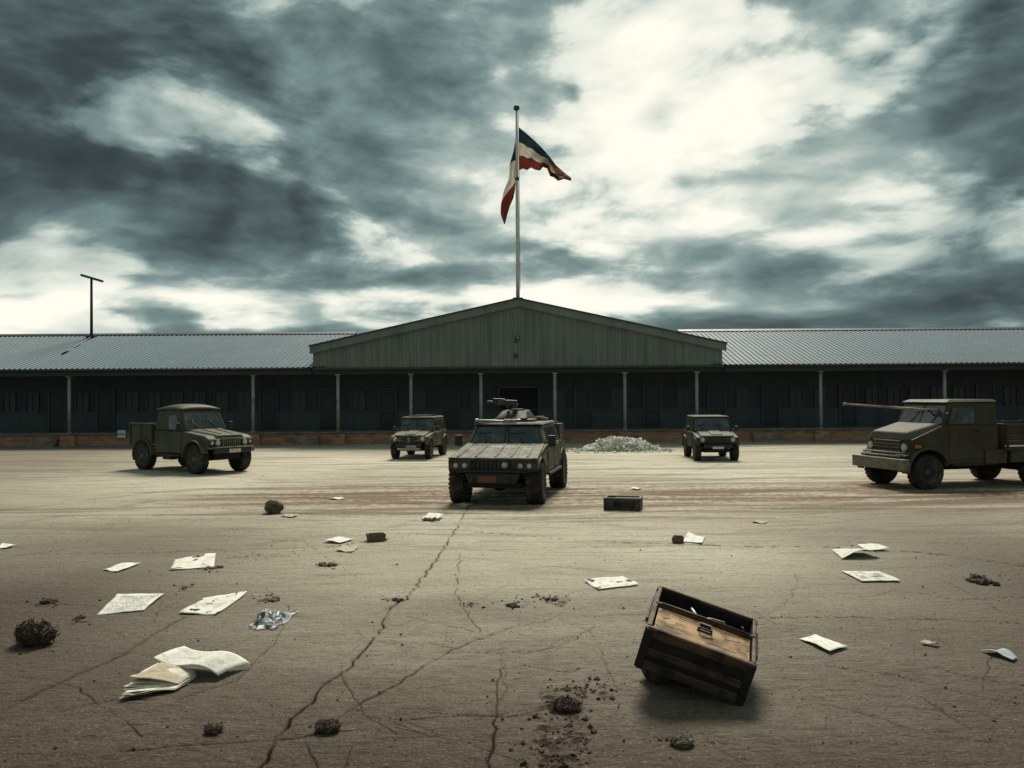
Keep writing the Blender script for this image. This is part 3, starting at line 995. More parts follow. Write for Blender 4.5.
lobe([(518.6, 127), (526, 133), (535, 141), (543, 149), (550, 157), (556, 165), (563, 171.5), (571, 177.5)],
     [(519.2, 170.5), (523, 168.6), (527, 170.2), (531, 167.6), (535, 169.8), (540, 170.6), (543, 167.0), (547, 168.5), (550, 176), (554, 177.5), (558, 181), (564, 179), (571.5, 181)], 36, 16,
     lambda u, v: (0.38 * math.sin(u * 10 + v * 3) + 0.22 * math.sin(u * 23 - v * 7) + 0.10 * math.sin(v * 9 + u * 5)) * min(1, u * 1.6), lambda u, v: (u, v))
lobe([(517.6, 128), (515.5, 140), (513.5, 151), (509.5, 165), (509, 178), (503.5, 192), (501, 204), (500.5, 214), (504, 224)],
     [(518.0, 166), (517.0, 172), (516.2, 177), (515.5, 182), (515, 190), (513.5, 198), (510, 206), (507.5, 214), (505, 224)], 36, 12,
     lambda u, v: 0.18 + 0.20 * math.sin(u * 10 + v * 4) * (0.2 + u) + 0.12 * math.sin(v * 8), lambda u, v: (u * 0.2, max(0.02, 0.98 - (u * 0.80 + (1 - v) * 0.28) * 1.10)))
me = bpy.data.meshes.new('flag'); fb.to_mesh(me); fb.free(); me.materials.append(flag_mat())
flag = bpy.data.objects.new('flag', me); col.objects.link(flag); flag.location = (gm, FY, zb)
tag(flag, 'torn faded blue white and red flag blowing from the flagpole', 'flag')
# ------------------------------------------------------------------ vehicles
def paint(name, c, camo=None, top=0.85, dust=(0.185, 0.180, 0.105), dust_amt=0.55, seed=0.0):
    m, b = new_mat(name)
    v = coord()
    g = X.tree.nodes.new('ShaderNodeNewGeometry')
    _, _, nz_ = separate(X(g.outputs['Normal']))
    _, _, oz = separate(v)
    vv = mapped(v, (1, 1, 1), (seed, seed * 2, 0))
    n = noise(vv, 2.2, 6, 0.65); n2 = noise(vv, 11.0, 5, 0.7); n3 = noise(vv, 40.0, 3, 0.6)
    cc = mix(n.smooth(0.35, 0.7), tuple(k * 0.75 for k in c), tuple(k * 1.2 for k in c))
    if camo:
        cb = noise(mapped(v, (1, 1, 1.3), (seed + 3, 1, 0)), 4.6, 3, 0.55, 0.6)
        cc = mix(cb.smooth(0.52, 0.55), cc, camo[0])
        cb = noise(mapped(v, (1, 1, 1.3), (seed + 9, 7, 0)), 5.0, 3, 0.55, 0.6)
        cc = mix(cb.smooth(0.54, 0.57), cc, camo[1])
    up = nz_.smooth(0.2, 0.9)
    low = oz.smooth(1.15, 0.40)
    amt = (up * top + low * 1.0) * (n2 * 0.9 + n * 0.6 - 0.25) * dust_amt
    cc = mix(amt.clamp(), cc, dust)
    cc = mix(n2.smooth(0.58, 0.74) * 0.35, cc, (0.02, 0.018, 0.014))
    run = noise(mapped(v, (9.0, 9.0, 0.8), (seed, 0, 0)), 1.0, 4, 0.6)
    cc = mix(run.smooth(0.55, 0.70) * 0.35, cc, (0.028, 0.024, 0.017))
    cc = mix(n3.smooth(0.66, 0.72) * n.smooth(0.5, 0.6) * 0.6, cc, (0.09, 0.05, 0.03))
    put(b, 'Base Color', cc); put(b, 'Roughness', n2 * 0.3 + 0.45); put(b, 'Specular IOR Level', 0.24)
    bump(b, n2 * 0.5 + n3 * 0.3, 0.15, 0.01)
    return m


M_tyre = simple('tyre_rubber', (0.020, 0.018, 0.016), 0.85, 0.0, 0.3, 6.0, 0.3, dirt=(0.12, 0.098, 0.068), dirt_amt=0.85)
M_rim = simple('rim_paint', (0.085, 0.085, 0.062), 0.6, 0.1, 0.3, 9.0, 0.2, dirt=(0.12, 0.095, 0.065), dirt_amt=0.8)
M_black = simple('black_metal', (0.010, 0.010, 0.010), 0.5, 0.0, 0.3, 8.0, dirt=(0.05, 0.04, 0.03), dirt_amt=0.5)
M_under = simple('underside', (0.008, 0.008, 0.007), 0.9, 0.0, 0.3, 5.0)
M_chrome = simple('lamp_reflector', (0.55, 0.55, 0.50), 0.18, 0.8, 0.15, 20.0)
M_lens = glass('lamp_glass', (0.50, 0.50, 0.44), 0.05, (0.30, 0.28, 0.2))
M_amber = simple('amber_lens', (0.55, 0.11, 0.012), 0.25, 0.0, 0.1, 9.0)
M_vglass = glass('vehicle_glass', (0.035, 0.048, 0.050), 0.04, (0.17, 0.195, 0.18))  # pale second colour imitates sky reflected in the glass
M_plate = simple('plate_white', (0.55, 0.54, 0.48), 0.5, 0.0, 0.15, 12.0, dirt=(0.2, 0.17, 0.12), dirt_amt=0.6)
M_redplate = simple('plate_rust', (0.15, 0.045, 0.028), 0.6, 0.0, 0.3, 12.0, dirt=(0.06, 0.04, 0.03), dirt_amt=0.6)
M_gun = simple('gun_metal', (0.045, 0.047, 0.042), 0.38, 0.3, 0.3, 9.0, dirt=(0.16, 0.15, 0.12), dirt_amt=0.5)
M_turret = paint('turret_paint', (0.034, 0.038, 0.026), dust_amt=0.15, seed=2.0)
P_car = paint('patrol_car_paint', (0.088, 0.095, 0.056), ((0.026, 0.032, 0.018), (0.20, 0.185, 0.115)), top=0.25, dust_amt=0.4, seed=1.0)
P_pick = paint('pickup_paint', (0.054, 0.058, 0.037), dust_amt=0.48, seed=4.0)
P_truck = paint('truck_paint', (0.066, 0.058, 0.036), dust_amt=0.42, seed=7.0)
P_jeepA = paint('jeep_camo_paint', (0.085, 0.080, 0.052), ((0.022, 0.028, 0.016), (0.19, 0.17, 0.11)), top=0.4, seed=11.0)
P_jeepB = paint('jeep_green_paint', (0.040, 0.045, 0.033), dust_amt=0.35, seed=14.0)


def wheel(parent, x, y, r, w, steer=0.0, blocks=26):
    """wheel > tyre, rim, at the side y; its outer face looks away from the vehicle"""
    s = 1 if y > 0 else -1
    e = empty('wheel', (x, y, r), 0.0, parent)
    e.rotation_euler = (0, random.uniform(0, 1), 0)
    if steer:
        e.rotation_mode = 'ZYX'; e.rotation_euler = (0, e.rotation_euler[1], steer)
    t = MB(); h = w / 2; ri = r * 0.55
    t.lathe([(-h * 0.86, ri), (-h * 0.98, ri * 1.08), (-h, r * 0.78), (-h * 0.92, r * 0.92), (-h * 0.72, r * 0.965), (0, r * 0.972), (h * 0.72, r * 0.965), (h * 0.92, r * 0.92), (h, r * 0.78), (h * 0.98, ri * 1.08), (h * 0.86, ri)], 'y', 40)
    for k_ in range(blocks):
        for row, off in ((-0.62, 0), (-0.20, 0.5), (0.22, 0), (0.64, 0.5)):
            a = 2 * math.pi * (k_ + off) / blocks
            M = Matrix.Rotation(-a, 3, 'Y')
            t.box(M @ Vector((r * 0.978, row * h, 0)), (r * 0.055, w * 0.185, 2 * math.pi * r / blocks * 0.58), M)
        a = 2 * math.pi * k_ / blocks; M = Matrix.Rotation(-a, 3, 'Y')
        for sd in (-1, 1):
            t.box(M @ Vector((r * 0.905, sd * h * 0.95, 0)), (r * 0.11, w * 0.07, 2 * math.pi * r / blocks * 0.5), M)
    t.build('tyre', M_tyre, e)
    q = MB()
    o = s * h
    q.lathe([(-o * 0.8, ri * 1.0), (o * 0.86, ri * 1.03), (o * 0.90, ri * 0.98), (o * 0.82, ri * 0.90), (o * 0.45, ri * 0.80), (o * 0.40, ri * 0.62), (o * 0.62, ri * 0.50), (o * 0.66, ri * 0.30), (o * 0.90, ri * 0.24), (o * 0.92, ri * 0.12)], 'y', 28)
    for k_ in range(8):
        a = 2 * math.pi * k_ / 8
        q.cyl((math.cos(a) * ri * 0.40, o * 0.6, math.sin(a) * ri * 0.40), (math.cos(a) * ri * 0.40, o * 0.76, math.sin(a) * ri * 0.40), ri * 0.055, n=6)
    q.build('rim', M_rim, e)
    return e


def arch_profile(x0, x1, zb, top, arches, n=12, nose=None):
    """side outline: flat bottom at zb with round wheel openings; top = points from the front down the roofline to the rear"""
    pts = []
    x = x1
    pts = [(x1, zb if nose is None else nose)] + list(top) + [(x0, zb)]
    bot = []
    for cx, cz, r in sorted(arches):
        dz = zb - cz
        a0 = math.asin(max(-1, min(1, dz / r))); a1 = a0
        if nose is not None and cx == max(q[0] for q in arches): a1 = math.asin(max(-1, min(1, (nose - cz) / r)))
        for i in range(n + 1):
            a = math.pi - a0 + (a1 - (math.pi - a0)) * i / n
            bot.append((cx + r * math.cos(a), cz + r * math.sin(a)))
    return pts + bot


def mirror(parent, x, y, z, mat, w=0.18, h=0.26):
    m = MB(); s = 1 if y > 0 else -1
    m.box((x, y + s * 0.16, z), (0.05, w, h))
    o = m.build('mirror', mat, parent, 0.015)
    a = MB(); a.tube([(x, y - s * 0.02, z - 0.05), (x + 0.01, y + s * 0.10, z)], 0.012, 6); a.build('arm', M_black, o)
    g = MB(); g.box((x - 0.028, y + s * 0.16, z), (0.004, w - 0.04, h - 0.05)); g.build('mirror_glass', M_vglass, o)
    return o


def cab_faces(xf0, xf1, xr0, xr1, z0, z1, y0, y1):
    """tapered cabin: bottom x from xr0 to xf0 and half width y0 at z0, top x from xr1 to xf1 and half width y1 at z1"""
    b = [Vector((xr0, -y0, z0)), Vector((xf0, -y0, z0)), Vector((xf0, y0, z0)), Vector((xr0, y0, z0))]
    t = [Vector((xr1, -y1, z1)), Vector((xf1, -y1, z1)), Vector((xf1, y1, z1)), Vector((xr1, y1, z1))]
    F = {'front': (b[1], b[2], t[2], t[1]), 'right': (b[0], b[1], t[1], t[0]), 'left': (b[2], b[3], t[3], t[2]), 'rear': (b[3], b[0], t[0], t[3]), 'top': (t[0], t[1], t[2], t[3])}
    return b + t, F


def windows(parent, quad, rects, fmat, w=0.035, name='window'):
    for r_ in rects:
        f = MB(); f.frame(quad, *r_, w, 0.014, 0.03)
        o = f.build(name, fmat, parent, 0.006, 1)
        p = MB(); p.panel(quad, *r_, 0.006, 0.02); p.build('pane', M_vglass, o)


def wiper(parent, quad, u, v, u2, v2):
    q = [Vector(p) for p in quad]; n_ = (q[1] - q[0]).cross(q[3] - q[0]).normalized()
    at = lambda a, b: (q[0] * (1 - a) + q[1] * a) * (1 - b) + (q[3] * (1 - a) + q[2] * a) * b + n_ * 0.025
    m = MB(); m.tube([at(u, v), at(u2, v2)], 0.010, 6); m.tube([at(u2 - 0.10, v2 - 0.02), at(u2 + 0.10, v2 + 0.05)], 0.008, 6)
    m.build('wiper', M_black, parent)


def headlamp(parent, x, y, z, r, mat=None, rot=0.0):
    m = MB(); m.lathe([(x - 0.06, r * 0.9), (x + 0.012, r * 1.12), (x + 0.02, r * 1.06), (x + 0.008, r * 0.95), (x - 0.03, r * 0.5)], 'x', 20, (0, y, z))
    o = m.build('headlight', mat or M_chrome, parent)
    m = MB(); m.lathe([(x - 0.012, r * 0.92), (x + 0.012, r * 0.85), (x + 0.028, r * 0.5), (x + 0.032, r * 0.1)], 'x', 18, (0, y, z)); m.build('lens', M_lens, o)
    return o


def fender_arch(parent, x, z, r, y, wd, mat, th=0.05, a0=0, a1=180, name='fender'):
    m = MB(); s = 1 if y > 0 else -1; n = 14; rings = []
    for i in range(n + 1):
        a = R(a0 + (a1 - a0) * i / n)
        rings.append([m.bm.verts.new((x + rr * math.cos(a), y + s * dy_, z + rr * math.sin(a))) for rr, dy_ in ((r, 0), (r + th, 0), (r + th * 0.75, wd), (r - 0.0, wd))])
    for a, b in zip(rings[:-1], rings[1:]):
        for k_ in range(4):
            f = m.bm.faces.new((a[k_], a[(k_ + 1) % 4], b[(k_ + 1) % 4], b[k_])); f.smooth = False
    m.bm.faces.new(rings[0]); m.bm.faces.new(rings[-1][::-1])
    return m.build(name, mat, parent, 0.008, 1)


# ---- open the scene's main vehicle: wide armoured patrol car with a roof turret
def patrol_car(loc, heading):
    root = empty('armoured_patrol_car', loc, heading)
    tag(root, 'wide olive armoured patrol car with a gun turret on its roof, nearest the camera', 'military vehicle')
    P = P_car; r = 0.46; ax, rx, ty = 1.60, -1.75, 0.86
    W = 0.97
    # hull with wheel openings
    top = [(2.12, 0.82), (2.12, 1.02), (0.72, 1.27), (-1.55, 1.27), (-2.30, 1.22), (-2.36, 0.80)]
    m = MB(); m.prism(arch_profile(-2.30, 2.10, 0.60, top, [(ax, r, 0.56), (rx, r, 0.56)], nose=0.80), -W, W)
    m.build('body', P, root, 0.055, 3)
    m = MB(); m.box((0, 0, 0.55), (3.9, 1.0, 0.26)); m.box((ax, 0, 0.46), (0.16, 1.5, 0.16)); m.box((rx, 0, 0.46), (0.16, 1.5, 0.16))
    m.lathe([(-0.16, 0.06), (-0.08, 0.18), (0.08, 0.18), (0.16, 0.06)], 'x', 14, (ax, 0.05, 0.46))
    m.build('chassis', M_under, root, 0.02)
    # hood with pressed ribs, overhanging the wide front
    hq = ((2.16, W + 0.03, 1.045), (2.16, -W - 0.03, 1.045), (0.74, -W + 0.05, 1.292), (0.74, W - 0.05, 1.292))
    hq = (hq[1], hq[0], hq[3], hq[2])
    m = MB(); m.panel(hq, 0, 0, 1, 1, 0.012, 0.05)
    hood = m.build('hood', P, root, 0.014)
    m = MB()
    for u in (0.10, 0.30, 0.52, 0.70, 0.88):
        u2 = 0.5 + (u - 0.5) * 0.86
        m.panel((hq[0], hq[1], hq[2], hq[3]), u - 0.012, 0.05, u + 0.012, 0.93, 0.028, 0.02, 0.006)
    m.build('hood_rib', P, hood)
    m = MB()
    for u in (0.20, 0.41, 0.61, 0.79): m.panel(hq, u - 0.006, 0.04, u + 0.006, 0.8, 0.0145, 0.004)
    m.panel(hq, 0.03, 0.46, 0.97, 0.475, 0.0145, 0.004); m.panel(hq, 0.36, 0.66, 0.64, 0.86, 0.0145, 0.004)
    m.build('hood_seam', M_black, hood)
    # front: dark grille between two lamp boxes
    fx = 2.12
    m = MB(); m.box((fx + 0.01, 0.0, 0.87), (0.06, 0.86, 0.27)); gr_ = m.build('grille', M_black, root, 0.01)
    m = MB()
    for i in range(9): m.box((fx + 0.045, -0.38 + i * 0.095, 0.87), (0.02, 0.028, 0.25))
    m.build('grille_bar', M_under, gr_)
    for s in (-1, 1):
        m = MB(); m.hexa([(fx - 0.12, s * 0.47, 0.76), (fx + 0.05, s * 0.47, 0.76), (fx + 0.03, s * 1.00, 0.80), (fx - 0.12, s * 1.00, 0.80), (fx - 0.12, s * 0.47, 1.03), (fx + 0.06, s * 0.47, 1.03), (fx + 0.04, s * 1.00, 1.00), (fx - 0.12, s * 1.00, 1.00)][:])
        lb = m.build('lamp_box', P_pick, root, 0.02)
        for yy in (0.62, 0.82): headlamp(lb, fx + 0.065, s * yy, 0.89, 0.052)
        m = MB(); m.box((fx + 0.05, s * 0.935, 0.88), (0.03, 0.06, 0.11)); m.build('indicator', M_redplate, lb, 0.01)
        m = MB(); m.frame(((fx + 0.055, s * 0.5 - (0.0 if s > 0 else 0.46), 0.79), (fx + 0.055, s * 0.5 + (0.46 if s > 0 else 0.0), 0.79), (fx + 0.055, s * 0.5 + (0.46 if s > 0 else 0.0), 0.99), (fx + 0.055, s * 0.5 - (0.0 if s > 0 else 0.46), 0.99)), 0, 0, 1, 1, 0.02, 0.02, 0.03); m.build('lamp_guard', M_black, lb)
    headlamp(root, fx + 0.05, 0.27, 0.90, 0.062)
    m = MB(); m.hexa([(fx - 0.10, -0.54, 0.46), (fx + 0.10, -0.52, 0.48), (fx + 0.10, 0.52, 0.48), (fx - 0.10, 0.54, 0.46), (fx - 0.10, -0.64, 0.74), (fx + 0.12, -0.62, 0.73), (fx + 0.12, 0.62, 0.73), (fx - 0.10, 0.64, 0.74)])
    bp = m.build('bumper', M_black, root, 0.03)
    m = MB(); m.box((fx + 0.13, -0.10, 0.60), (0.02, 0.42, 0.15)); m.build('number_plate', M_redplate, bp, 0.006)
    for yy in (-0.42, 0.38):
        m = MB(); m.tube([(fx + 0.08, yy, 0.62), (fx + 0.20, yy, 0.61), (fx + 0.23, yy, 0.56), (fx + 0.18, yy, 0.52), (fx + 0.13, yy, 0.55)], 0.022, 8); m.build('tow_hook', M_gun, bp)
    m = MB(); m.tube([(fx + 0.02, -0.80, 0.74), (fx + 0.16, -0.62, 0.77), (fx + 0.16, 0.62, 0.77), (fx + 0.02, 0.80, 0.74)], 0.024, 8); m.build('bull_bar', M_black, bp)
    m = MB(); m.hexa([(1.75, -0.6, 0.36), (fx + 0.03, -0.6, 0.40), (fx + 0.03, 0.6, 0.40), (1.75, 0.6, 0.36), (1.75, -0.65, 0.50), (fx + 0.06, -0.65, 0.50), (fx + 0.06, 0.65, 0.50), (1.75, 0.65, 0.50)]); m.build('skid_plate', M_under, root, 0.02)
    # cabin
    pts, Fq = cab_faces(0.76, 0.42, -1.50, -1.42, 1.26, 1.72, W - 0.03, 0.80)
    m = MB(); m.hexa(pts); cab = m.build('cabin', P, root, 0.05, 3)
    windows(cab, Fq['front'], [(0.06, 0.12, 0.47, 0.86), (0.53, 0.12, 0.94, 0.86)], M_black, 0.03, 'windscreen')
    wiper(cab, Fq['front'], 0.25, 0.10, 0.18, 0.55); wiper(cab, Fq['front'], 0.72, 0.10, 0.64, 0.55)
    windows(cab, Fq['left'], [(0.12, 0.18, 0.44, 0.82), (0.52, 0.18, 0.88, 0.82)], M_black)
    windows(cab, Fq['right'], [(0.56, 0.18, 0.88, 0.82), (0.12, 0.18, 0.48, 0.82)], M_black)
    m = MB(); m.hexa([(-1.48, -0.84, 1.722), (0.50, -0.84, 1.722), (0.50, 0.84, 1.722), (-1.48, 0.84, 1.722), (-1.45, -0.78, 1.765), (0.44, -0.78, 1.765), (0.44, 0.78, 1.765), (-1.45, 0.78, 1.765)])
    m.build('roof', P, root, 0.015)
    for s in (-1, 1):
        sq = ((-1.12 if s > 0 else 0.70, s * W, 0.66), (0.70 if s > 0 else -1.12, s * W, 0.66), (0.70 if s > 0 else -1.12, s * W, 1.25), (-1.12 if s > 0 else 0.70, s * W, 1.25))
        if s > 0: sq = ((0.70, W, 0.66), (-1.12, W, 0.66), (-1.12, W, 1.25), (0.70, W, 1.25))
        else: sq = ((-1.12, -W, 0.66), (0.70, -W, 0.66), (0.70, -W, 1.25), (-1.12, -W, 1.25))
        for u0, u1 in ((0.02, 0.49), (0.51, 0.98)):
            m = MB(); m.panel(sq, u0, 0.0, u1, 0.98, 0.022, 0.03, 0.01)
            d = m.build('door', P, root, 0.01)
            m = MB(); m.panel(sq, (u0 + u1) / 2 - 0.02 + (0.12 if s < 0 else -0.12), 0.74, (u0 + u1) / 2 + 0.06 + (0.12 if s < 0 else -0.12), 0.82, 0.045, 0.03); m.build('handle', M_black, d, 0.008)
        m = MB(); m.box((-0.2, s * (W + 0.01), 0.60), (1.9, 0.14, 0.06)); m.build('side_step', M_black, root, 0.01)
        fender_arch(root, ax, r, 0.55, s * (W - 0.02), 0.06, P, 0.045, 42, 166)
        fender_arch(root, rx, r, 0.55, s * (W - 0.02), 0.06, P, 0.045, 14, 172)
    mirror(root, 0.86, W - 0.02, 1.36, M_black); mirror(root, 0.86, -W + 0.02, 1.36, M_black)
    # rear: stowage rack with cans
    m = MB()
    for z_ in (1.26, 1.42, 1.58):
        m.tube([(-1.55, W - 0.05, z_), (-2.33, W - 0.06, z_), (-2.36, -W + 0.06, z_), (-1.55, -W + 0.05, z_)], 0.02, 6)
    for x_ in (-1.58, -1.95, -2.33):
        for s in (-1, 1): m.tube([(x_, s * (W - 0.05), 1.2), (x_, s * (W - 0.05), 1.6)], 0.018, 6)
    m.build('stowage_rack', M_gun, root)
    for i, (x_, y_) in enumerate(((-2.16, 0.78), (-1.82, 0.78), (-2.1, 0.1), (-2.05, -0.6))):
        m = MB(); sx, sy, sz = (0.26, 0.30, 0.42) if i < 2 else (0.5, 0.5, 0.3)
        m.box((x_, y_, 1.25 + sz / 2), (sx, sy, sz)); m.tube([(x_ - 0.08, y_, 1.25 + sz - 0.01), (x_ - 0.05, y_, 1.30 + sz), (x_ + 0.05, y_, 1.30 + sz), (x_ + 0.08, y_, 1.25 + sz - 0.01)], 0.014, 6)
        m.build('jerrycan' if i < 2 else 'stowage_bag', P if i < 2 else M_canvas, root, 0.05)
    # roof turret: ring, sloped hood, long flat gun and a raised shield arm
    tx, ty_ = -0.55, -0.05
    m = MB(); m.lathe([(1.76, 0.56), (1.80, 0.56), (1.84, 0.50), (1.845, 0.3)], 'z', 28, (tx, ty_, 0)); tr = m.build('turret_ring', M_gun, root)
    m = MB()
    m.hexa([(tx - 0.50, ty_ - 0.46, 1.84), (tx + 0.46, ty_ - 0.40, 1.84), (tx + 0.46, ty_ + 0.40, 1.84), (tx - 0.50, ty_ + 0.46, 1.84), (tx - 0.42, ty_ - 0.30, 2.05), (tx + 0.10, ty_ - 0.30, 2.03), (tx + 0.10, ty_ + 0.32, 2.03), (tx - 0.42, ty_ + 0.32, 2.05)])
    tu = m.build('turret', M_turret, root, 0.04)
    m = MB(); m.lathe([(2.035, 0.20), (2.07, 0.19), (2.08, 0.1)], 'z', 20, (tx - 0.15, ty_ + 0.05, 0)); m.build('hatch', M_turret, tu)
    # gun raised on its cradle, pointing over the right shoulder
    g0 = Vector((tx + 0.05, ty_ - 0.12, 2.08))
    m = MB(); m.tube([g0, g0 + Vector((0.02, -0.02, 0.08)), g0 + Vector((0.05, -0.06, 0.14))], [0.05, 0.045, 0.04], 8); m.build('cradle', M_gun, tu)
    m = MB(); a = g0 + Vector((0.05, 0.06, 0.15))
    dr = Vector((0.30, -1.0, 0.05)).normalized()
    M3 = dr.to_track_quat('X', 'Z').to_matrix()
    m.box(a + dr * 0.10, (0.50, 0.13, 0.13), M3); m.box(a + dr * 0.30 + Vector((0, 0, 0.075)), (0.30, 0.09, 0.04), M3); m.cyl(a + dr * 0.34, a + dr * 0.60, 0.034, 0.030, 10); m.box(a - dr * 0.10 + Vector((0, 0, -0.08)), (0.14, 0.10, 0.12), M3)
    m.build('machine_gun', M_gun, tu, 0.012)
    # long flat launcher tube lying along the front of the roof
    m = MB(); a = Vector((0.30, -0.10, 1.79)); b_ = Vector((0.40, -0.74, 1.81))
    m.cyl(a, b_, 0.032, 0.040, 12); m.cyl(b_, b_ + (b_ - a).normalized() * 0.08, 0.050, 0.050, 12); m.box((0.28, 0.02, 1.80), (0.20, 0.30, 0.09)); m.build('launcher_tube', M_steel, root, 0.008)
    m = MB(); m.box((-1.2, 0.48, 1.80), (0.34, 0.40, 0.08)); m.cyl((-1.2, 0.48, 1.83), (-1.2, 0.48, 1.88), 0.14, n=16); m.build('roof_hatch', P, root, 0.02)
    for x_ in (ax, rx):
        for s in (-1, 1): wheel(root, x_, s * ty, r, 0.37, 0.05 if x_ > 0 else 0.0)
    return root


# ---- pickup: rounded hard cab, flared wings, open bed
def pickup(loc, heading):
    root = empty('pickup_truck', loc, heading)
    tag(root, 'dark green pickup truck with rounded cab and open bed, left of the yard', 'military vehicle')
    P = P_pick; r = 0.45; ax, rx, ty = 1.30, -1.55, 0.74
    W = 0.78
    top = [(1.92, 0.78), (1.90, 1.06), (1.70, 1.14), (0.62, 1.26), (-0.96, 1.26), (-0.98, 0.62)]
    m = MB(); m.prism(arch_profile(-0.98, 1.90, 0.56, top[:-1], [(ax, r, 0.53)], nose=0.74), -W, W); m.build('body', P, root, 0.07, 4)
    m = MB(); m.box((-0.1, 0, 0.52), (3.7, 0.9, 0.20)); m.box((ax, 0, r), (0.14, 1.3, 0.14)); m.box((rx, 0, r), (0.14, 1.3, 0.14)); m.build('chassis', M_under, root, 0.02)
    # cabin with domed roof
    pts, Fq = cab_faces(0.66, 0.30, -0.98, -0.90, 1.25, 1.93, W - 0.01, 0.69)
    m = MB(); m.hexa(pts); cab = m.build('cabin', P, root, 0.09, 4)
    m = MB(); nx_, ny_ = 10, 10; gq = []
    for i in range(nx_ + 1):
        row = []
        for j in range(ny_ + 1):
            u, v = i / nx_ * 2 - 1, j / ny_ * 2 - 1
            z_ = 1.925 + 0.16 * (1 - abs(u) ** 2.6) ** 0.6 * (1 - abs(v) ** 2.6) ** 0.6
            row.append(m.bm.verts.new((-0.30 + u * 0.65, v * 0.725, z_)))
        gq.append(row)
    for i in range(nx_):
        for j in range(ny_):
            f = m.bm.faces.new((gq[i][j], gq[i + 1][j], gq[i + 1][j + 1], gq[i][j + 1])); f.smooth = True
    ro = m.build('roof', P, root); sm = ro.modifiers.new('thick', 'SOLIDIFY'); sm.thickness = 0.03
    windows(cab, Fq['front'], [(0.07, 0.10, 0.485, 0.84), (0.515, 0.10, 0.93, 0.84)], P, 0.03, 'windscreen')
    wiper(cab, Fq['front'], 0.30, 0.05, 0.22, 0.45); wiper(cab, Fq['front'], 0.72, 0.05, 0.64, 0.45)
    windows(cab, Fq['right'], [(0.50, 0.10, 0.84, 0.72)], P); windows(cab, Fq['left'], [(0.16, 0.10, 0.50, 0.72)], P)
    windows(cab, Fq['rear'], [(0.2, 0.2, 0.8, 0.75)], P)
    for s in (-1, 1):
        sq = ((-0.38, -W, 0.60), (0.56, -W, 0.60), (0.56, -W, 1.24), (-0.38, -W, 1.24)) if s < 0 else ((0.56, W, 0.60), (-0.38, W, 0.60), (-0.38, W, 1.24), (0.56, W, 1.24))
        m = MB(); m.panel(sq, 0, 0, 1, 1, 0.02, 0.03, 0.012); d = m.build('door', P, root, 0.012)
        u = 0.14 if s < 0 else 0.86
        m = MB(); m.panel(sq, u - 0.06, 0.80, u + 0.06, 0.86, 0.042, 0.03); m.build('handle', M_black, d, 0.008)
        fender_arch(root, ax, r, 0.52, s * (W - 0.06), 0.20, P, 0.06, 20, 176)
        fender_arch(root, rx, r, 0.52, s * (W - 0.08), 0.18, P, 0.06, 5, 185)
        m = MB(); m.box((0.02, s * (W + 0.06), 0.53), (1.3, 0.2, 0.045)); m.build('running_board', M_black, root, 0.01)
        mirror(root, 0.58, s * (W - 0.02), 1.42, M_black, 0.13, 0.2)
    # hood, domed in the middle
    m = MB()
    m.hexa([(0.64, -0.62, 1.255), (1.88, -0.52, 1.06), (1.88, 0.52, 1.06), (0.64, 0.62, 1.255), (0.64, -0.50, 1.315), (1.84, -0.40, 1.165), (1.84, 0.40, 1.165), (0.64, 0.50, 1.315)])
    hd = m.build('hood', P, root, 0.07, 4)
    m = MB()
    for s in (-1, 1): m.hexa([(0.80, s * 0.24 - 0.03, 1.25), (1.70, s * 0.20 - 0.025, 1.15), (1.70, s * 0.20 + 0.025, 1.15), (0.80, s * 0.24 + 0.03, 1.25), (0.80, s * 0.24 - 0.02, 1.315), (1.70, s * 0.20 - 0.015, 1.198), (1.70, s * 0.20 + 0.015, 1.198), (0.80, s * 0.24 + 0.02, 1.315)])
    m.build('hood_rib', P, hd)
    # nose: slatted grille, two lamps on each side
    m = MB(); m.box((1.905, 0, 0.93), (0.06, 0.66, 0.25)); g_ = m.build('grille', M_black, root, 0.012)
    m = MB()
    for i in range(9): m.box((1.94, -0.29 + i * 0.0725, 0.93), (0.025, 0.024, 0.24))
    m.box((1.94, 0, 1.06), (0.03, 0.68, 0.03)); m.box((1.94, 0, 0.80), (0.03, 0.68, 0.03))
    m.build('grille_bar', M_dustpaint, g_, 0.004, 1)
    for s in (-1, 1):
        m = MB(); m.box((1.88, s * 0.56, 0.93), (0.10, 0.42, 0.22)); m.build('lamp_panel', M_black, root, 0.015)
        headlamp(root, 1.94, s * 0.47, 0.93, 0.075); headlamp(root, 1.94, s * 0.66, 0.94, 0.058, M_dustpaint)
    m = MB(); m.box((1.97, 0, 0.70), (0.14, 1.30, 0.16)); bp = m.build('bumper', M_black, root, 0.025)
    m = MB(); m.box((2.05, 0.05, 0.69), (0.015, 0.40, 0.11)); m.build('number_plate', M_plate, bp, 0.004)
    m = MB(); m.tube([(1.92, -0.75, 0.78), (2.04, -0.6, 0.80), (2.04, 0.6, 0.80), (1.92, 0.75, 0.78)], 0.02, 8); m.build('bumper_rail', M_dustpaint, bp)
    # bed: floor, sides, tailgate
    bw = 0.80; x0, x1, z0, z1 = -2.36, -1.04, 0.80, 1.44
    m = MB(); m.box(((x0 + x1) / 2, 0, z0 - 0.03), (x1 - x0, bw * 2, 0.08)); bed = m.build('cargo_bed', P, root, 0.01)
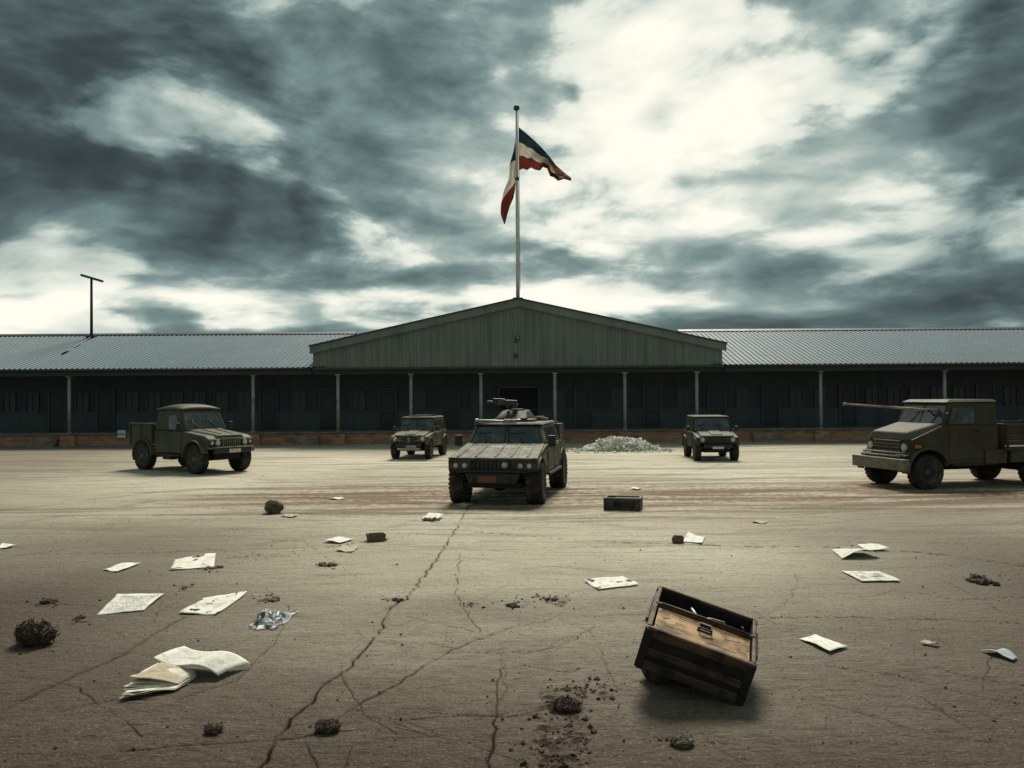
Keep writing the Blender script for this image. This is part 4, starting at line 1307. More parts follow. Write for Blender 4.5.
    for s in (-1, 1):
        m = MB(); m.box(((x0 + x1) / 2, s * (bw - 0.025), (z0 + z1) / 2 + 0.012), (x1 - x0, 0.05, z1 - z0 - 0.03))
        for x_ in (x0 + 0.03, (x0 + x1) / 2, x1 - 0.03): m.box((x_, s * (bw + 0.012), (z0 + z1) / 2), (0.06, 0.035, z1 - z0 + 0.02))
        m.box(((x0 + x1) / 2, s * (bw - 0.01), z1 + 0.02), (x1 - x0 + 0.02, 0.09, 0.045))
        m.build('bed_side', P, bed, 0.006, 1)
        m = MB(); m.box((-2.2, s * 0.66, 0.50), (0.03, 0.26, 0.42)); m.build('mud_flap', M_tyre, root)
    for x_, nm in ((x0 + 0.02, 'tailgate'), (x1 - 0.02, 'headboard')):
        m = MB(); m.box((x_, 0, (z0 + z1) / 2 + 0.02), (0.045, bw * 2 - 0.11, z1 - z0 - 0.01)); m.build(nm, P, bed, 0.006, 1)
    m = MB(); m.box((-0.35, -0.62, 0.50), (0.5, 0.24, 0.26)); m.build('fuel_tank', M_black, root, 0.04)
    for x_ in (ax, rx):
        for s in (-1, 1): wheel(root, x_, s * ty, r, 0.28, -0.05 if x_ > 0 else 0.0)
    return root


# ---- long-nosed cargo truck
def cargo_truck(loc, heading):
    root = empty('cargo_truck', loc, heading)
    tag(root, 'long nosed olive brown cargo truck with a pole across its windscreen, at the right edge', 'military vehicle')
    P = P_truck; r = 0.44; ax, rx, ty = 0.0, -3.25, 0.84
    W = 0.93
    top = [(0.40, 0.86), (0.38, 1.24), (-0.50, 1.58), (-2.10, 1.58), (-2.10, 0.62)]
    m = MB(); m.prism(arch_profile(-2.10, 0.38, 0.58, top[:-1], [(ax, r, 0.57)], nose=0.84), -W + 0.05, W - 0.05); m.build('body', P, root, 0.06, 4)
    m = MB(); m.box((-2.3, 0, 0.55), (5.4, 0.85, 0.22)); m.box((ax, 0, r), (0.15, 1.5, 0.15)); m.box((rx, 0, r), (0.15, 1.5, 0.15)); m.build('chassis', M_under, root, 0.02)
    pts, Fq = cab_faces(-0.50, -0.74, -2.10, -2.08, 1.575, 2.15, W - 0.055, 0.83)
    m = MB(); m.hexa(pts); cab = m.build('cabin', P, root, 0.035, 3)
    m = MB(); m.hexa([(-2.13, -0.88, 2.152), (-0.62, -0.86, 2.152), (-0.62, 0.86, 2.152), (-2.13, 0.88, 2.152), (-2.08, -0.78, 2.225), (-0.78, -0.74, 2.225), (-0.78, 0.74, 2.225), (-2.08, 0.78, 2.225)]); m.build('roof', P, root, 0.03, 3)
    windows(cab, Fq['front'], [(0.05, 0.08, 0.485, 0.86), (0.515, 0.08, 0.95, 0.86)], P, 0.03, 'windscreen')
    wiper(cab, Fq['front'], 0.30, 0.04, 0.42, 0.55); wiper(cab, Fq['front'], 0.75, 0.04, 0.84, 0.5)
    windows(cab, Fq['left'], [(0.10, 0.10, 0.20, 0.80), (0.23, 0.10, 0.55, 0.80)], P, 0.028); windows(cab, Fq['right'], [(0.45, 0.10, 0.77, 0.80)], P)
    for s in (-1, 1):
        y_ = s * (W - 0.05)
        sq = ((-1.60, -W + 0.05, 0.72), (-0.66, -W + 0.05, 0.72), (-0.66, -W + 0.05, 1.57), (-1.60, -W + 0.05, 1.57)) if s < 0 else ((-0.66, W - 0.05, 0.72), (-1.60, W - 0.05, 0.72), (-1.60, W - 0.05, 1.57), (-0.66, W - 0.05, 1.57))
        m = MB(); m.panel(sq, 0, 0, 1, 1, 0.018, 0.03, 0.01); d = m.build('door', P, root, 0.012)
        u = 0.12 if s < 0 else 0.88
        m = MB(); m.panel(sq, u - 0.06, 0.82, u + 0.06, 0.87, 0.04, 0.03); m.build('handle', M_black, d, 0.008)
        fender_arch(root, ax, r, 0.56, s * (W - 0.16), 0.25, P, 0.055, -2, 158)
        m = MB(); m.hexa([(0.30, s * 0.66 - 0.18, 0.84), (0.62, s * 0.66 - 0.18, 0.80), (0.62, s * 0.66 + 0.26 * (1 if s > 0 else 0.7), 0.80), (0.30, s * 0.66 + 0.26 * (1 if s > 0 else 0.7), 0.84), (0.30, s * 0.66 - 0.18, 0.92), (0.62, s * 0.66 - 0.18, 0.86), (0.62, s * 0.66 + 0.26 * (1 if s > 0 else 0.7), 0.86), (0.30, s * 0.66 + 0.26 * (1 if s > 0 else 0.7), 0.92)]); m.build('wing_front', P, root, 0.02)
        m = MB(); m.box((-1.15, s * (W - 0.02), 0.60), (1.0, 0.22, 0.05)); m.box((-1.15, s * (W - 0.10), 0.70), (1.0, 0.04, 0.2)); m.build('running_board', M_black, root, 0.01)
        m = MB(); m.box((-2.0, s * (W - 0.12), 0.78), (0.62, 0.28, 0.34)); m.build('side_locker', P, root, 0.02)
        headlamp(root, 0.44, s * 0.66, 1.04, 0.095)
        m = MB(); m.box((0.25, s * (W - 0.02), 1.07), (0.16, 0.08, 0.09)); m.build('indicator', M_amber, root, 0.02)
        if s > 0: mirror(root, -0.50, s * (W - 0.06), 1.78, M_black, 0.12, 0.24)
    # hood
    m = MB(); m.hexa([(-0.48, -0.84, 1.55), (0.46, -0.82, 1.20), (0.46, 0.82, 1.20), (-0.48, 0.88, 1.53), (-0.48, -0.76, 1.64), (0.38, -0.66, 1.42), (0.38, 0.66, 1.42), (-0.48, 0.76, 1.64)]); m.build('hood', P, root, 0.10, 5)
    # nose with broad horizontal bars
    m = MB(); m.box((0.40, 0, 1.02), (0.07, 1.08, 0.42)); g_ = m.build('grille', M_black, root, 0.012)
    m = MB()
    for i in range(5): m.box((0.45, 0, 0.86 + i * 0.085), (0.04, 1.04, 0.026))
    m.build('grille_bar', M_dustpaint, g_, 0.006, 1)
    m = MB(); m.box((0.39, 0, 1.03), (0.06, 1.66, 0.36)); m.build('nose_panel', P, root, 0.03)
    m = MB(); m.box((0.66, 0, 0.63), (0.18, 2.06, 0.29)); bp = m.build('bumper', M_dustpaint, root, 0.02)
    for z_, x_ in ((0.83, 0.66), (0.91, 0.60)):
        m = MB(); m.tube([(x_ - 0.2, -0.80, z_), (x_, -0.74, z_), (x_, 0.74, z_), (x_ - 0.2, 0.80, z_)], 0.024, 8); m.build('guard_bar', M_dustpaint, bp)
    m = MB(); m.box((0.52, 0, 0.76), (0.10, 1.4, 0.10)); m.build('front_cross_member', M_under, root)
    # cargo bed
    bw = 1.0; x0, x1, z0, z1 = -5.2, -2.22, 1.02, 1.56
    m = MB(); m.box(((x0 + x1) / 2, 0, z0 - 0.04), (x1 - x0, bw * 2, 0.10)); bed = m.build('cargo_bed', P, root, 0.012)
    for s in (-1, 1):
        m = MB()
        for i in range(4): m.box(((x0 + x1) / 2, s * (bw - 0.03), z0 + 0.10 + i * 0.14), (x1 - x0, 0.035, 0.115))
        for i in range(6): m.box((x0 + 0.05 + (x1 - x0 - 0.1) * i / 5, s * (bw + 0.006), (z0 + z1) / 2 + 0.02), (0.07, 0.04, z1 - z0 + 0.05))
        m.build('bed_side', P, bed, 0.006, 1)
        m = MB(); m.box((-3.0, s * (bw - 0.10), 0.79), (1.15, 0.12, 0.34)); m.build('side_skirt', P, root, 0.02)
        m = MB(); m.box((rx - 0.65, s * (bw - 0.18), 0.60), (0.04, 0.32, 0.5)); m.build('mud_flap', M_tyre, root)
    for x_, nm in ((x0 + 0.02, 'tailgate'), (x1 - 0.02, 'headboard')):
        m = MB(); m.box((x_, 0, (z0 + z1) / 2 + 0.03), (0.05, bw * 2 - 0.12, z1 - z0 + 0.04)); m.build(nm, P, bed, 0.008, 1)
    # pole lashed across the top of the windscreen, reaching out over the hood
    a = Vector((-1.0, 0.55, 1.885)); b_ = Vector((1.42, -0.32, 2.125))
    a = Vector((-0.80, 0.62, 1.93)); 
    pm = MB(); d = b_ - a
    pm.cyl(a - d * 0.02, a + d * 0.55, 0.036, 0.030, 10); pm.cyl(a + d * 0.55, b_, 0.030, 0.022, 10); pm.cyl(b_ - d * 0.03, b_ + d * 0.02, 0.034, 0.034, 10)
    po = pm.build('lashed_pole', M_woodpole, root)
    pm = MB()
    for t in (0.06, 0.17): pm.cyl(a + d * (t - 0.006), a + d * (t + 0.006), 0.05, n=10)
    q0 = a + d * 0.17; pm.tube([q0, (-0.62, q0.y, 1.80)], 0.02, 6)
    pm.build('bracket', M_gun, po)
    for x_ in (ax, rx):
        for s in (-1, 1): wheel(root, x_, s * ty, r, 0.28, 0.0)
    return root


# ---- small four seat jeeps
def jeep(loc, heading, label, P, kind):
    root = empty('jeep', loc, heading)
    tag(root, label, 'jeep')
    r = 0.37; ax, rx, ty = 1.05, -1.15, 0.66; W = 0.74
    top = [(1.48, 0.66), (1.48, 0.86), (0.42, 1.02), (-1.52, 1.02), (-1.56, 0.60)]
    m = MB(); m.prism(arch_profile(-1.54, 1.46, 0.46, top, [(ax, r, 0.45), (rx, r, 0.45)], nose=0.64), -W, W); m.build('body', P, root, 0.05, 3)
    m = MB(); m.box((0, 0, 0.42), (2.6, 0.8, 0.16)); m.box((ax, 0, r), (0.12, 1.2, 0.12)); m.box((rx, 0, r), (0.12, 1.2, 0.12)); m.build('chassis', M_under, root, 0.02)
    pts, Fq = cab_faces(0.44, 0.22, -1.50, -1.44, 1.01, 1.54, W - 0.02, 0.63)
    m = MB(); m.hexa(pts); cab = m.build('cabin', P, root, 0.03)
    m = MB(); m.hexa([(-1.50, -0.66, 1.542), (0.30, -0.66, 1.542), (0.30, 0.66, 1.542), (-1.50, 0.66, 1.542), (-1.46, -0.60, 1.59), (0.24, -0.60, 1.59), (0.24, 0.60, 1.59), (-1.46, 0.60, 1.59)]); m.build('roof', P, root, 0.02)
    if kind: windows(cab, Fq['front'], [(0.07, 0.10, 0.93, 0.86)], M_dustpaint, 0.026, 'windscreen')
    else: windows(cab, Fq['front'], [(0.06, 0.10, 0.47, 0.86), (0.53, 0.10, 0.94, 0.86)], P, 0.035, 'windscreen')
    wiper(cab, Fq['front'], 0.28, 0.05, 0.2, 0.45); wiper(cab, Fq['front'], 0.72, 0.05, 0.64, 0.45)
    windows(cab, Fq['left'], [(0.10, 0.12, 0.42, 0.84), (0.48, 0.12, 0.78, 0.84), (0.83, 0.12, 0.97, 0.84)], P, 0.025)
    windows(cab, Fq['right'], [(0.58, 0.12, 0.90, 0.84), (0.22, 0.12, 0.52, 0.84), (0.03, 0.12, 0.17, 0.84)], P, 0.025)
    hq = ((1.50, -0.68, 0.88), (1.50, 0.68, 0.88), (0.42, 0.70, 1.04), (0.42, -0.70, 1.04))
    m = MB(); m.panel(hq, 0.06, 0, 0.94, 1, 0.04, 0.07, 0.04); hd = m.build('hood', P, root, 0.035, 3)
    m = MB(); m.panel(hq, 0.34, 0.1, 0.66, 0.9, 0.065, 0.04, 0.03); m.build('hood_bulge', P, hd, 0.01)
    fx = 1.48
    m = MB(); m.box((fx + 0.01, 0, 0.74), (0.05, 0.64, 0.22)); g_ = m.build('grille', M_black, root, 0.01)
    m = MB()
    if kind:
        for i in range(3): m.box((fx + 0.045, 0, 0.68 + 0.06 * i), (0.02, 0.62, 0.015))
    else:
        m.box((fx + 0.05, 0, 0.74), (0.03, 0.09, 0.24))
        for s in (-1, 1): m.tube([(fx + 0.05, s * 0.04, 0.63), (fx + 0.05, s * 0.4, 0.74), (fx + 0.0, s * 0.66, 0.80)], 0.022, 6)
    m.build('grille_bar', P_jeepB if kind else M_dustpaint, g_)
    for s in (-1, 1):
        headlamp(root, fx + 0.035, s * 0.53, 0.78, 0.07)
        fender_arch(root, ax, r, 0.45, s * (W - 0.10), 0.13, P, 0.05, 25, 165)
        fender_arch(root, rx, r, 0.45, s * (W - 0.06), 0.13, P, 0.04, 5, 178)
        sq = ((-0.62, -W, 0.50), (0.36, -W, 0.50), (0.36, -W, 1.0), (-0.62, -W, 1.0)) if s < 0 else ((0.36, W, 0.50), (-0.62, W, 0.50), (-0.62, W, 1.0), (0.36, W, 1.0))
        m = MB(); m.panel(sq, 0, 0, 1, 1, 0.018, 0.03, 0.01); d = m.build('door', P, root, 0.01)
        u = 0.14 if s < 0 else 0.86
        m = MB(); m.panel(sq, u - 0.07, 0.78, u + 0.07, 0.86, 0.04, 0.03); m.build('handle', M_black, d, 0.006)
        mirror(root, 0.46, s * (W - 0.03), 1.14, M_black, 0.13, 0.17)
    m = MB(); m.box((fx + 0.10, 0, 0.55), (0.12, 1.0, 0.15)); bp = m.build('bumper', M_black, root, 0.025)
    m = MB(); m.box((fx + 0.166, 0.0 if kind else 0.12, 0.50), (0.012, 0.40, 0.085)); m.build('number_plate', M_plate if kind else M_steel, bp, 0.004)
    m = MB(); m.hexa([(1.1, -0.42, 0.30), (fx + 0.12, -0.42, 0.36), (fx + 0.12, 0.42, 0.36), (1.1, 0.42, 0.30), (1.1, -0.45, 0.42), (fx + 0.12, -0.45, 0.45), (fx + 0.12, 0.45, 0.45), (1.1, 0.45, 0.42)]); m.build('skid_plate', M_under if kind else M_steel, root, 0.015)
    m = MB(); m.lathe([(-1.74, 0.12), (-1.745, 0.33), (-1.70, 0.37), (-1.60, 0.37), (-1.56, 0.3)], 'x', 24, (0, 0.1, 0.95)); m.build('spare_wheel', M_tyre, root)
    if not kind:   # netting and kit tied on the roof
        m = MB()
        for i in range(5): m.box((-1.2 + i * 0.3, random.uniform(-0.3, 0.3), 1.61), (0.24, 0.5, 0.06), Matrix.Rotation(random.uniform(-0.5, 0.5), 3, 'Z'))
        m.build('roof_bundle', M_canvas, root, 0.025)
    for x_ in (ax, rx):
        for s in (-1, 1): wheel(root, x_, s * ty, r, 0.22, 0.06 if x_ > 0 and not kind else 0.0, 22)
    return root


M_canvas = simple('canvas', (0.055, 0.052, 0.038), 0.9, 0.0, 0.3, 6.0, 0.3)
M_dustpaint = simple('dusty_paint', (0.17, 0.155, 0.110), 0.6, 0.0, 0.3, 7.0, 0.1, dirt=(0.06, 0.05, 0.035), dirt_amt=0.7)
M_woodpole = simple('pole_wood', (0.30, 0.21, 0.15), 0.6, 0.0, 0.3, 7.0, 0.2)


def place(fn, wheel_px, wheel_local, heading, *a):
    """stand a vehicle so that one wheel touches the ground at a given place"""
    g = G(*wheel_px)
    c, s = math.cos(heading), math.sin(heading)
    ox, oy = wheel_local
    x = g.x - (ox * c - oy * s); y = g.y - (ox * s + oy * c)
    return fn((x, y, gz(x, y) - 0.012), heading, *a)


place(patrol_car, (537, 503), (1.60, 0.88), R(-90 - 11.5))
place(pickup, (196, 474), (1.30 * 1.05, -0.78 * 1.05), R(-37)).scale = (1.05, 1.05, 1.05)
place(cargo_truck, (927, 489.5), (0.0, 0.90), R(180 + 13))
place(jeep, (429, 458.5), (1.05, 0.66), R(-90 - 9), 'small camouflaged jeep with kit on its roof, parked left of the patrol car', P_jeepA, 0)
place(jeep, (697, 460.5), (1.05, -0.66), R(-90 - 3), 'small plain dark green jeep parked to the right of the rubble heap', P_jeepB, 1)
# ------------------------------------------------------------------ litter in the yard
def paper_mat(name, base, text=0.0, burn=0.0, photo=0.0, seed=0.0, lines=15.0):
    m, b = new_mat(name)
    t = X(X.tree.nodes.new('ShaderNodeUVMap').outputs[0])
    u, v, _ = separate(t)
    n = noise(mapped(t, (3, 3, 1), (seed, 0, 0)), 1.0, 5, 0.6)
    c = mix(n.smooth(0.45, 0.75) * 0.5, base, tuple(k * 0.62 for k in base))
    c = mix((n.smooth(0.5, 0.62) * 0.3), c, (0.30, 0.25, 0.18))
    ink = (0.11, 0.11, 0.11)
    if text:
        row = (v * lines).sin() if False else X.math('FRACT', v * lines)
        rown = X.math('FLOOR', v * lines)
        wd = noise(combine(u * 26.0, rown * 7.31, seed), 1.0, 2, 0.5).smooth(0.40, 0.50)
        ends = noise(combine(rown * 3.7, seed, 0.0), 1.0, 1, 0.5) * 0.35 + 0.72
        on = X.math('GREATER_THAN', row, 0.45) * X.math('LESS_THAN', row, 0.85) * wd
        on = on * X.math('GREATER_THAN', u, 0.09) * X.math('LESS_THAN', u, ends) * X.math('GREATER_THAN', v, 0.07) * X.math('LESS_THAN', v, 0.92)
        c = mix(on * text, c, ink)
    if photo:
        on = X.math('GREATER_THAN', u, 0.30) * X.math('LESS_THAN', u, 0.72) * X.math('GREATER_THAN', v, 0.38) * X.math('LESS_THAN', v, 0.78)
        c = mix(on * n.smooth(0.35, 0.6) * photo, c, (0.06, 0.055, 0.05))
    if burn:
        bn = noise(mapped(t, (2.3, 2.9, 1), (seed + 5.5, seed, 2)), 1.0, 4, 0.6)
        c = mix(bn.smooth(0.56, 0.61) * burn, c, (0.085, 0.05, 0.028))
        c = mix(bn.smooth(0.585, 0.615) * burn, c, (0.018, 0.014, 0.011))
    put(b, 'Base Color', c); put(b, 'Roughness', 0.8); put(b, 'Specular IOR Level', 0.25)
    bump(b, noise(mapped(t, (9, 9, 1)), 1.0, 4, 0.6), 0.25, 0.01)
    return m


WHITE = (0.78, 0.76, 0.67)
PM_text = paper_mat('printed_paper', WHITE, 0.48, 0, 0, 1.0, 25.0)
PM_dense = paper_mat('dense_print', (0.72, 0.71, 0.65), 0.9, 0, 0, 4.0, 22.0)
PM_plain = paper_mat('blank_paper', (0.78, 0.77, 0.69), 0, 0, 0, 2.0)
PM_burn = paper_mat('burnt_paper', WHITE, 0.0, 1.0, 0, 3.0)
PM_burn2 = paper_mat('scorched_paper', WHITE, 0.25, 1.0, 0, 8.3)
PM_photo = paper_mat('picture_page', (0.74, 0.74, 0.67), 0.6, 0.3, 0.95, 6.0, 12.0)
PM_old = paper_mat('yellowed_paper', (0.52, 0.44, 0.31), 0.2, 0.2, 0, 5.0)
PM_blue = paper_mat('bluish_paper', (0.36, 0.42, 0.45), 0.2, 0, 0, 7.0)


def sheet_mesh(corners, curl, n=14, seed=0, lift=0.006, z0=None):
    """corner points on the ground (in order round the sheet) -> gently curled sheet"""
    c = [GP(*p) if len(p) == 2 else Vector(p) for p in corners]
    o = sum(c, Vector()) / 4
    bm = bmesh.new(); uvl = bm.loops.layers.uv.new('UVMap'); g = []
    rs = random.Random(seed); a1, a2 = rs.uniform(0, 6), rs.uniform(0, 6)
    for i in range(n + 1):
        row = []
        for j in range(n + 1):
            u, v = i / n, j / n
            p = (c[0] * (1 - u) + c[1] * u) * (1 - v) + (c[3] * (1 - u) + c[2] * u) * v
            e = 0.018 * math.sin(3.1 * u + a1) * math.sin(2.6 * v + a2) + 0.012 * float(fbm(u * 4 + seed, v * 4, 2, seed))
            z = gz(p.x, p.y) + lift + abs(e) + curl(u, v)
            row.append((bm.verts.new((p.x - o.x, p.y - o.y, z - o.z)), (u, v)))
        g.append(row)
    for i in range(n):
        for j in range(n):
            q = [g[i][j], g[i + 1][j], g[i + 1][j + 1], g[i][j + 1]]
            f = bm.faces.new([k[0] for k in q]); f.smooth = True
            for l, k in zip(f.loops, q): l[uvl].uv = k[1]
    bmesh.ops.recalc_face_normals(bm, faces=bm.faces[:])
    return bm, o


def sheet(corners, mat, label, curl=lambda u, v: 0.0, seed=0, name='sheet_of_paper', lift=0.006, group='papers blown over the yard'):
    bm, o = sheet_mesh(corners, curl, 14, seed, lift)
    me = bpy.data.meshes.new(name); bm.to_mesh(me); bm.free(); me.materials.append(mat)
    ob = bpy.data.objects.new(name, me); col.objects.link(ob); ob.location = o
    sm = ob.modifiers.new('thickness', 'SOLIDIFY'); sm.thickness = 0.0025; sm.offset = 1
    tag(ob, label, 'paper', group)
    return ob


pw_ = lambda x, k: max(0.0, x) ** k
sheet([(102.5, 570.6), (117, 573), (140.6, 564.4), (117, 566)], PM_plain, 'small blank paper left of the scorched sheet with a brown clod at its corner', lambda u, v: 0.02 * u * v, 1)
sheet([(169, 571), (214, 567.5), (215.6, 556.5), (175, 562)], PM_burn, 'white sheet with a burnt corner and a brown clod beside it', lambda u, v: 0.05 * pw_(v - 0.5, 2) * 2, 2)
sheet([(96, 615), (144, 610.6), (164, 595), (117, 597)], PM_dense, 'closely printed sheet lying above left of the curling paper bundle', lambda u, v: 0.05 * pw_(v - 0.6, 2) * (1 - u) * 4, 3)
sheet([(178, 614), (216, 615), (247, 593), (203, 600)], PM_burn2, 'pointed white sheet with torn dark marks beside the crumpled grey plastic', lambda u, v: 0.06 * pw_(v - 0.5, 2) * 2, 4)
sheet([(323, 543), (340, 544.4), (353.5, 541), (338, 538.6)], PM_plain, 'blank paper in the middle distance, upper of two beside the torn carton', lambda u, v: 0.015, 5)
sheet([(336, 551.5), (352, 552.5), (359, 548.2), (342, 547)], PM_old, 'small yellowed scrap, lower of two beside the torn carton', lambda u, v: 0.015 * v, 6)
sheet([(584, 582), (598, 591), (639, 585), (622.5, 577)], PM_burn, 'white sheet with small burnt holes lying alone before the open wooden crate', lambda u, v: 0.02 * pw_(v - 0.5, 1), 7)
sheet([(683, 541.5), (702, 543.6), (705, 537.5), (688, 534.8)], PM_plain, 'white paper scrap with a brown block on its edge', lambda u, v: 0.05 * pw_(0.5 - u, 1) * v, 8)
sheet([(832, 551), (842, 559.6), (880.6, 558), (864, 553)], PM_text, 'arched white sheet with one raised side, largest of the right hand pair', lambda u, v: 0.11 * math.sin(math.pi * min(1, v * 0.9)) * (0.35 + 0.65 * u), 9)
sheet([(857, 545.6), (868, 551.8), (890, 551.6), (874, 547.2)], PM_plain, 'narrow pale sheet lying just behind the arched white sheet', lambda u, v: 0.03 * v, 10)
sheet([(841, 571), (862, 582), (901, 582), (879, 571.8)], PM_photo, 'printed page with a dark picture in its centre', lambda u, v: 0.02 * pw_(v - 0.6, 1), 11)
sheet([(799, 641), (830, 655.5), (848, 649.5), (815, 637)], PM_plain, 'plain white sheet lying right of the open wooden crate', lambda u, v: 0.012 * u, 12)
sheet([(920, 645), (936, 647.4), (940, 646), (924, 642.8)], PM_old, 'thin buff sliver of paper right of the plain white sheet', lambda u, v: 0.012, 13)
sheet([(980, 651), (1013, 663), (1018, 659), (998, 651)], PM_blue, 'narrow bluish sheet near the right edge of the photo', lambda u, v: 0.035 * math.sin(u * 3.1), 14)
sheet([(421, 519.5), (436, 521.5), (444, 518), (429, 515.6)], PM_plain, 'white paper scrap lying on a brown clod before the patrol car', lambda u, v: 0.05 * v, 15)
sheet([(280, 517), (292, 518.4), (299, 516.4), (287, 515.2)], PM_old, 'pale scrap lying beside the dry round weed clump', lambda u, v: 0.01, 16)
sheet([(328, 499.6), (338, 500.6), (346, 499), (336, 497.9)], PM_plain, 'tiny white scrap on the churned red earth left of the patrol car', lambda u, v: 0.01, 17)
sheet([(-6, 548.5), (6, 549), (16, 546), (2, 545)], PM_plain, 'pale sheet cut off by the left edge of the photo', lambda u, v: 0.02 * v, 18)
sheet([(751, 522), (763, 523.4), (768, 521.6), (756, 520.5)], PM_old, 'faint pale scrap on the ground to the right of the dark crate', lambda u, v: 0.006, 19)
sheet([(469, 500), (480, 502.5), (487, 499.5), (476, 497.2)], PM_blue, 'grey scrap lying between the front wheels of the patrol car', lambda u, v: 0.04 * math.sin(u * 3), 20)
sheet([(456, 505.5), (466, 507.4), (472, 505), (462, 503.6)], PM_old, 'buff scrap under the front bumper of the patrol car', lambda u, v: 0.02 * v, 21)
sheet([(629, 489), (638, 490.4), (642, 488.4), (633, 487.2)], PM_plain, 'tiny white scrap behind the dark crate', lambda u, v: 0.008, 22)
# bundle of paper with a curling top page
st = empty('paper_bundle', GP(185, 680))
tag(st, 'thick bundle of papers fanned out with its top page curling up', 'papers')


def bundle_sheet(name, corners, curl, mat, seed, lift):
    bm, o = sheet_mesh(corners, curl, 16, seed, lift)
    me = bpy.data.meshes.new(name); bm.to_mesh(me); bm.free(); me.materials.append(mat)
    ob = bpy.data.objects.new(name, me); col.objects.link(ob); ob.parent = st; ob.location = o - st.location
    sm = ob.modifiers.new('thickness', 'SOLIDIFY'); sm.thickness = 0.003; sm.offset = 1


rb = random.Random(5)
for k_ in range(9):
    f = k_ / 8; jx = rb.uniform(-2.5, 2.5); jy = rb.uniform(-1.0, 1.0); cu = rb.uniform(0.3, 1.3); hv = rb.uniform(0.2, 1.2)
    cs = [(117 + jx + f * 16, 703 + jy - f * 9), (174 + jx * 0.5 + f * 5, 692 + jy - f * 4), (196 + jx * 0.4, 678 + jy), (142 + jx + f * 20, 688 + jy * 0.6 - f * 9)]
    bundle_sheet('page', cs, lambda u, v, f=f, cu=cu, hv=hv: (0.008 + 0.085 * f + 0.012 * cu) * (1 - u) ** 0.85 + 0.012 * hv * math.sin(u * 5 + cu * 4) * u * (1 - u), (PM_old, PM_old, PM_text, PM_old, PM_plain)[k_ % 5], 40 + k_, 0.006 + 0.0035 * k_)
bundle_sheet('top_page', [(153, 678), (218, 680), (250, 667), (184, 665)], lambda u, v: 0.03 + 0.135 * (1 - u) ** 0.9 + 0.02 * math.sin(math.pi * u) * (0.3 + v) - 0.03 * math.sin(2 * math.pi * u), PM_text, 60, 0.0)

# crumpled grey plastic
def crumpled(corners, mat, label, cat, name, seed, hgt=0.12, n=30):
    c = [GP(*p) for p in corners]; o = sum(c, Vector()) / 4
    bm = bmesh.new(); g = []
    for i in range(n + 1):
        row = []
        for j in range(n + 1):
            u, v = i / n, j / n
            p = (c[0] * (1 - u) + c[1] * u) * (1 - v) + (c[3] * (1 - u) + c[2] * u) * v
            f = float(fbm(u * 2.6 + seed, v * 2.6, 2, seed)); r_ = abs(f - 0.5) * 2
            r2 = abs(float(fbm(u * 6 + seed, v * 6, 2, seed + 3)) - 0.5) * 2
            e = min(u, v, 1 - u, 1 - v) * 4
            z = (0.15 + 0.85 * min(1, e)) * hgt * (0.85 - r_ * 0.9 - r2 * 0.55)
            row.append(bm.verts.new((p.x - o.x + (f - 0.5) * 0.10, p.y - o.y + (r2 - 0.3) * 0.08, gz(p.x, p.y) + max(0.004, z) - o.z)))
        g.append(row)
    for i in range(n):
        for j in range(n): bm.faces.new((g[i][j], g[i + 1][j], g[i + 1][j + 1], g[i][j + 1]))
    bmesh.ops.recalc_face_normals(bm, faces=bm.faces[:])
    me = bpy.data.meshes.new(name); bm.to_mesh(me); bm.free(); me.materials.append(mat)
    ob = bpy.data.objects.new(name, me); col.objects.link(ob); ob.location = o
    tag(ob, label, cat); return ob


M_plastic = simple('grey_plastic', (0.17, 0.185, 0.185), 0.38, 0.0, 0.4, 14.0, 0.0, 0.5, dirt=(0.40, 0.42, 0.41), dirt_amt=0.6)
M_carton = simple('torn_carton', (0.14, 0.085, 0.055), 0.85, 0.0, 0.35, 15.0, 0.3, dirt=(0.05, 0.035, 0.025), dirt_amt=0.7)
crumpled([(247, 629), (275, 630), (299, 612), (262, 610)], M_plastic, 'crumpled dark grey plastic bag on the earth right of the pointed torn sheet', 'plastic bag', 'plastic_bag', 3, 0.11)
# small broken carton and brown block
def carton(px, L, W, H, rz, label, name='torn_carton'):
    p = GP(*px); r_ = empty(name, p, rz); tag(r_, label, 'carton')
    m = MB(); m.box((0, 0, 0.012), (L, W, 0.016)); m.build('base', M_carton, r_)
    for x_, y_, sx, sy, t in ((L / 2, 0, 0.012, W, 0.15), (-L / 2, 0, 0.012, W, -0.2), (0, W / 2, L, 0.012, 0.1), (0, -W / 2, L, 0.012, -0.1)):
        m = MB(); hh = H * random.uniform(0.6, 1.0)
        m.box((0, 0, hh / 2 + 0.01), (sx, sy, hh)); m.build('flap', M_carton, r_, loc=(x_, y_, 0.0), rot=(t if sx > sy else 0, t if sy > sx else 0, 0))
    return r_


carton((376, 541), 0.24, 0.22, 0.13, 0.4, 'small torn brown carton beside the two pale scraps')
carton((678, 542), 0.15, 0.12, 0.10, -0.3, 'small brown block of carton on the edge of a white scrap')

# ---- clods and dry weed clumps
M_clod = simple('dark_clod', (0.060, 0.041, 0.030), 0.95, 0.0, 0.4, 22.0, 0.6)
M_weed = simple('dry_weed', (0.060, 0.046, 0.030), 0.9, 0.0, 0.45, 12.0)
M_weedp = simple('pale_dry_weed', (0.15, 0.125, 0.080), 0.9, 0.0, 0.45, 12.0)
M_weedd = simple('dead_weed', (0.085, 0.052, 0.038), 0.9, 0.0, 0.45, 12.0)


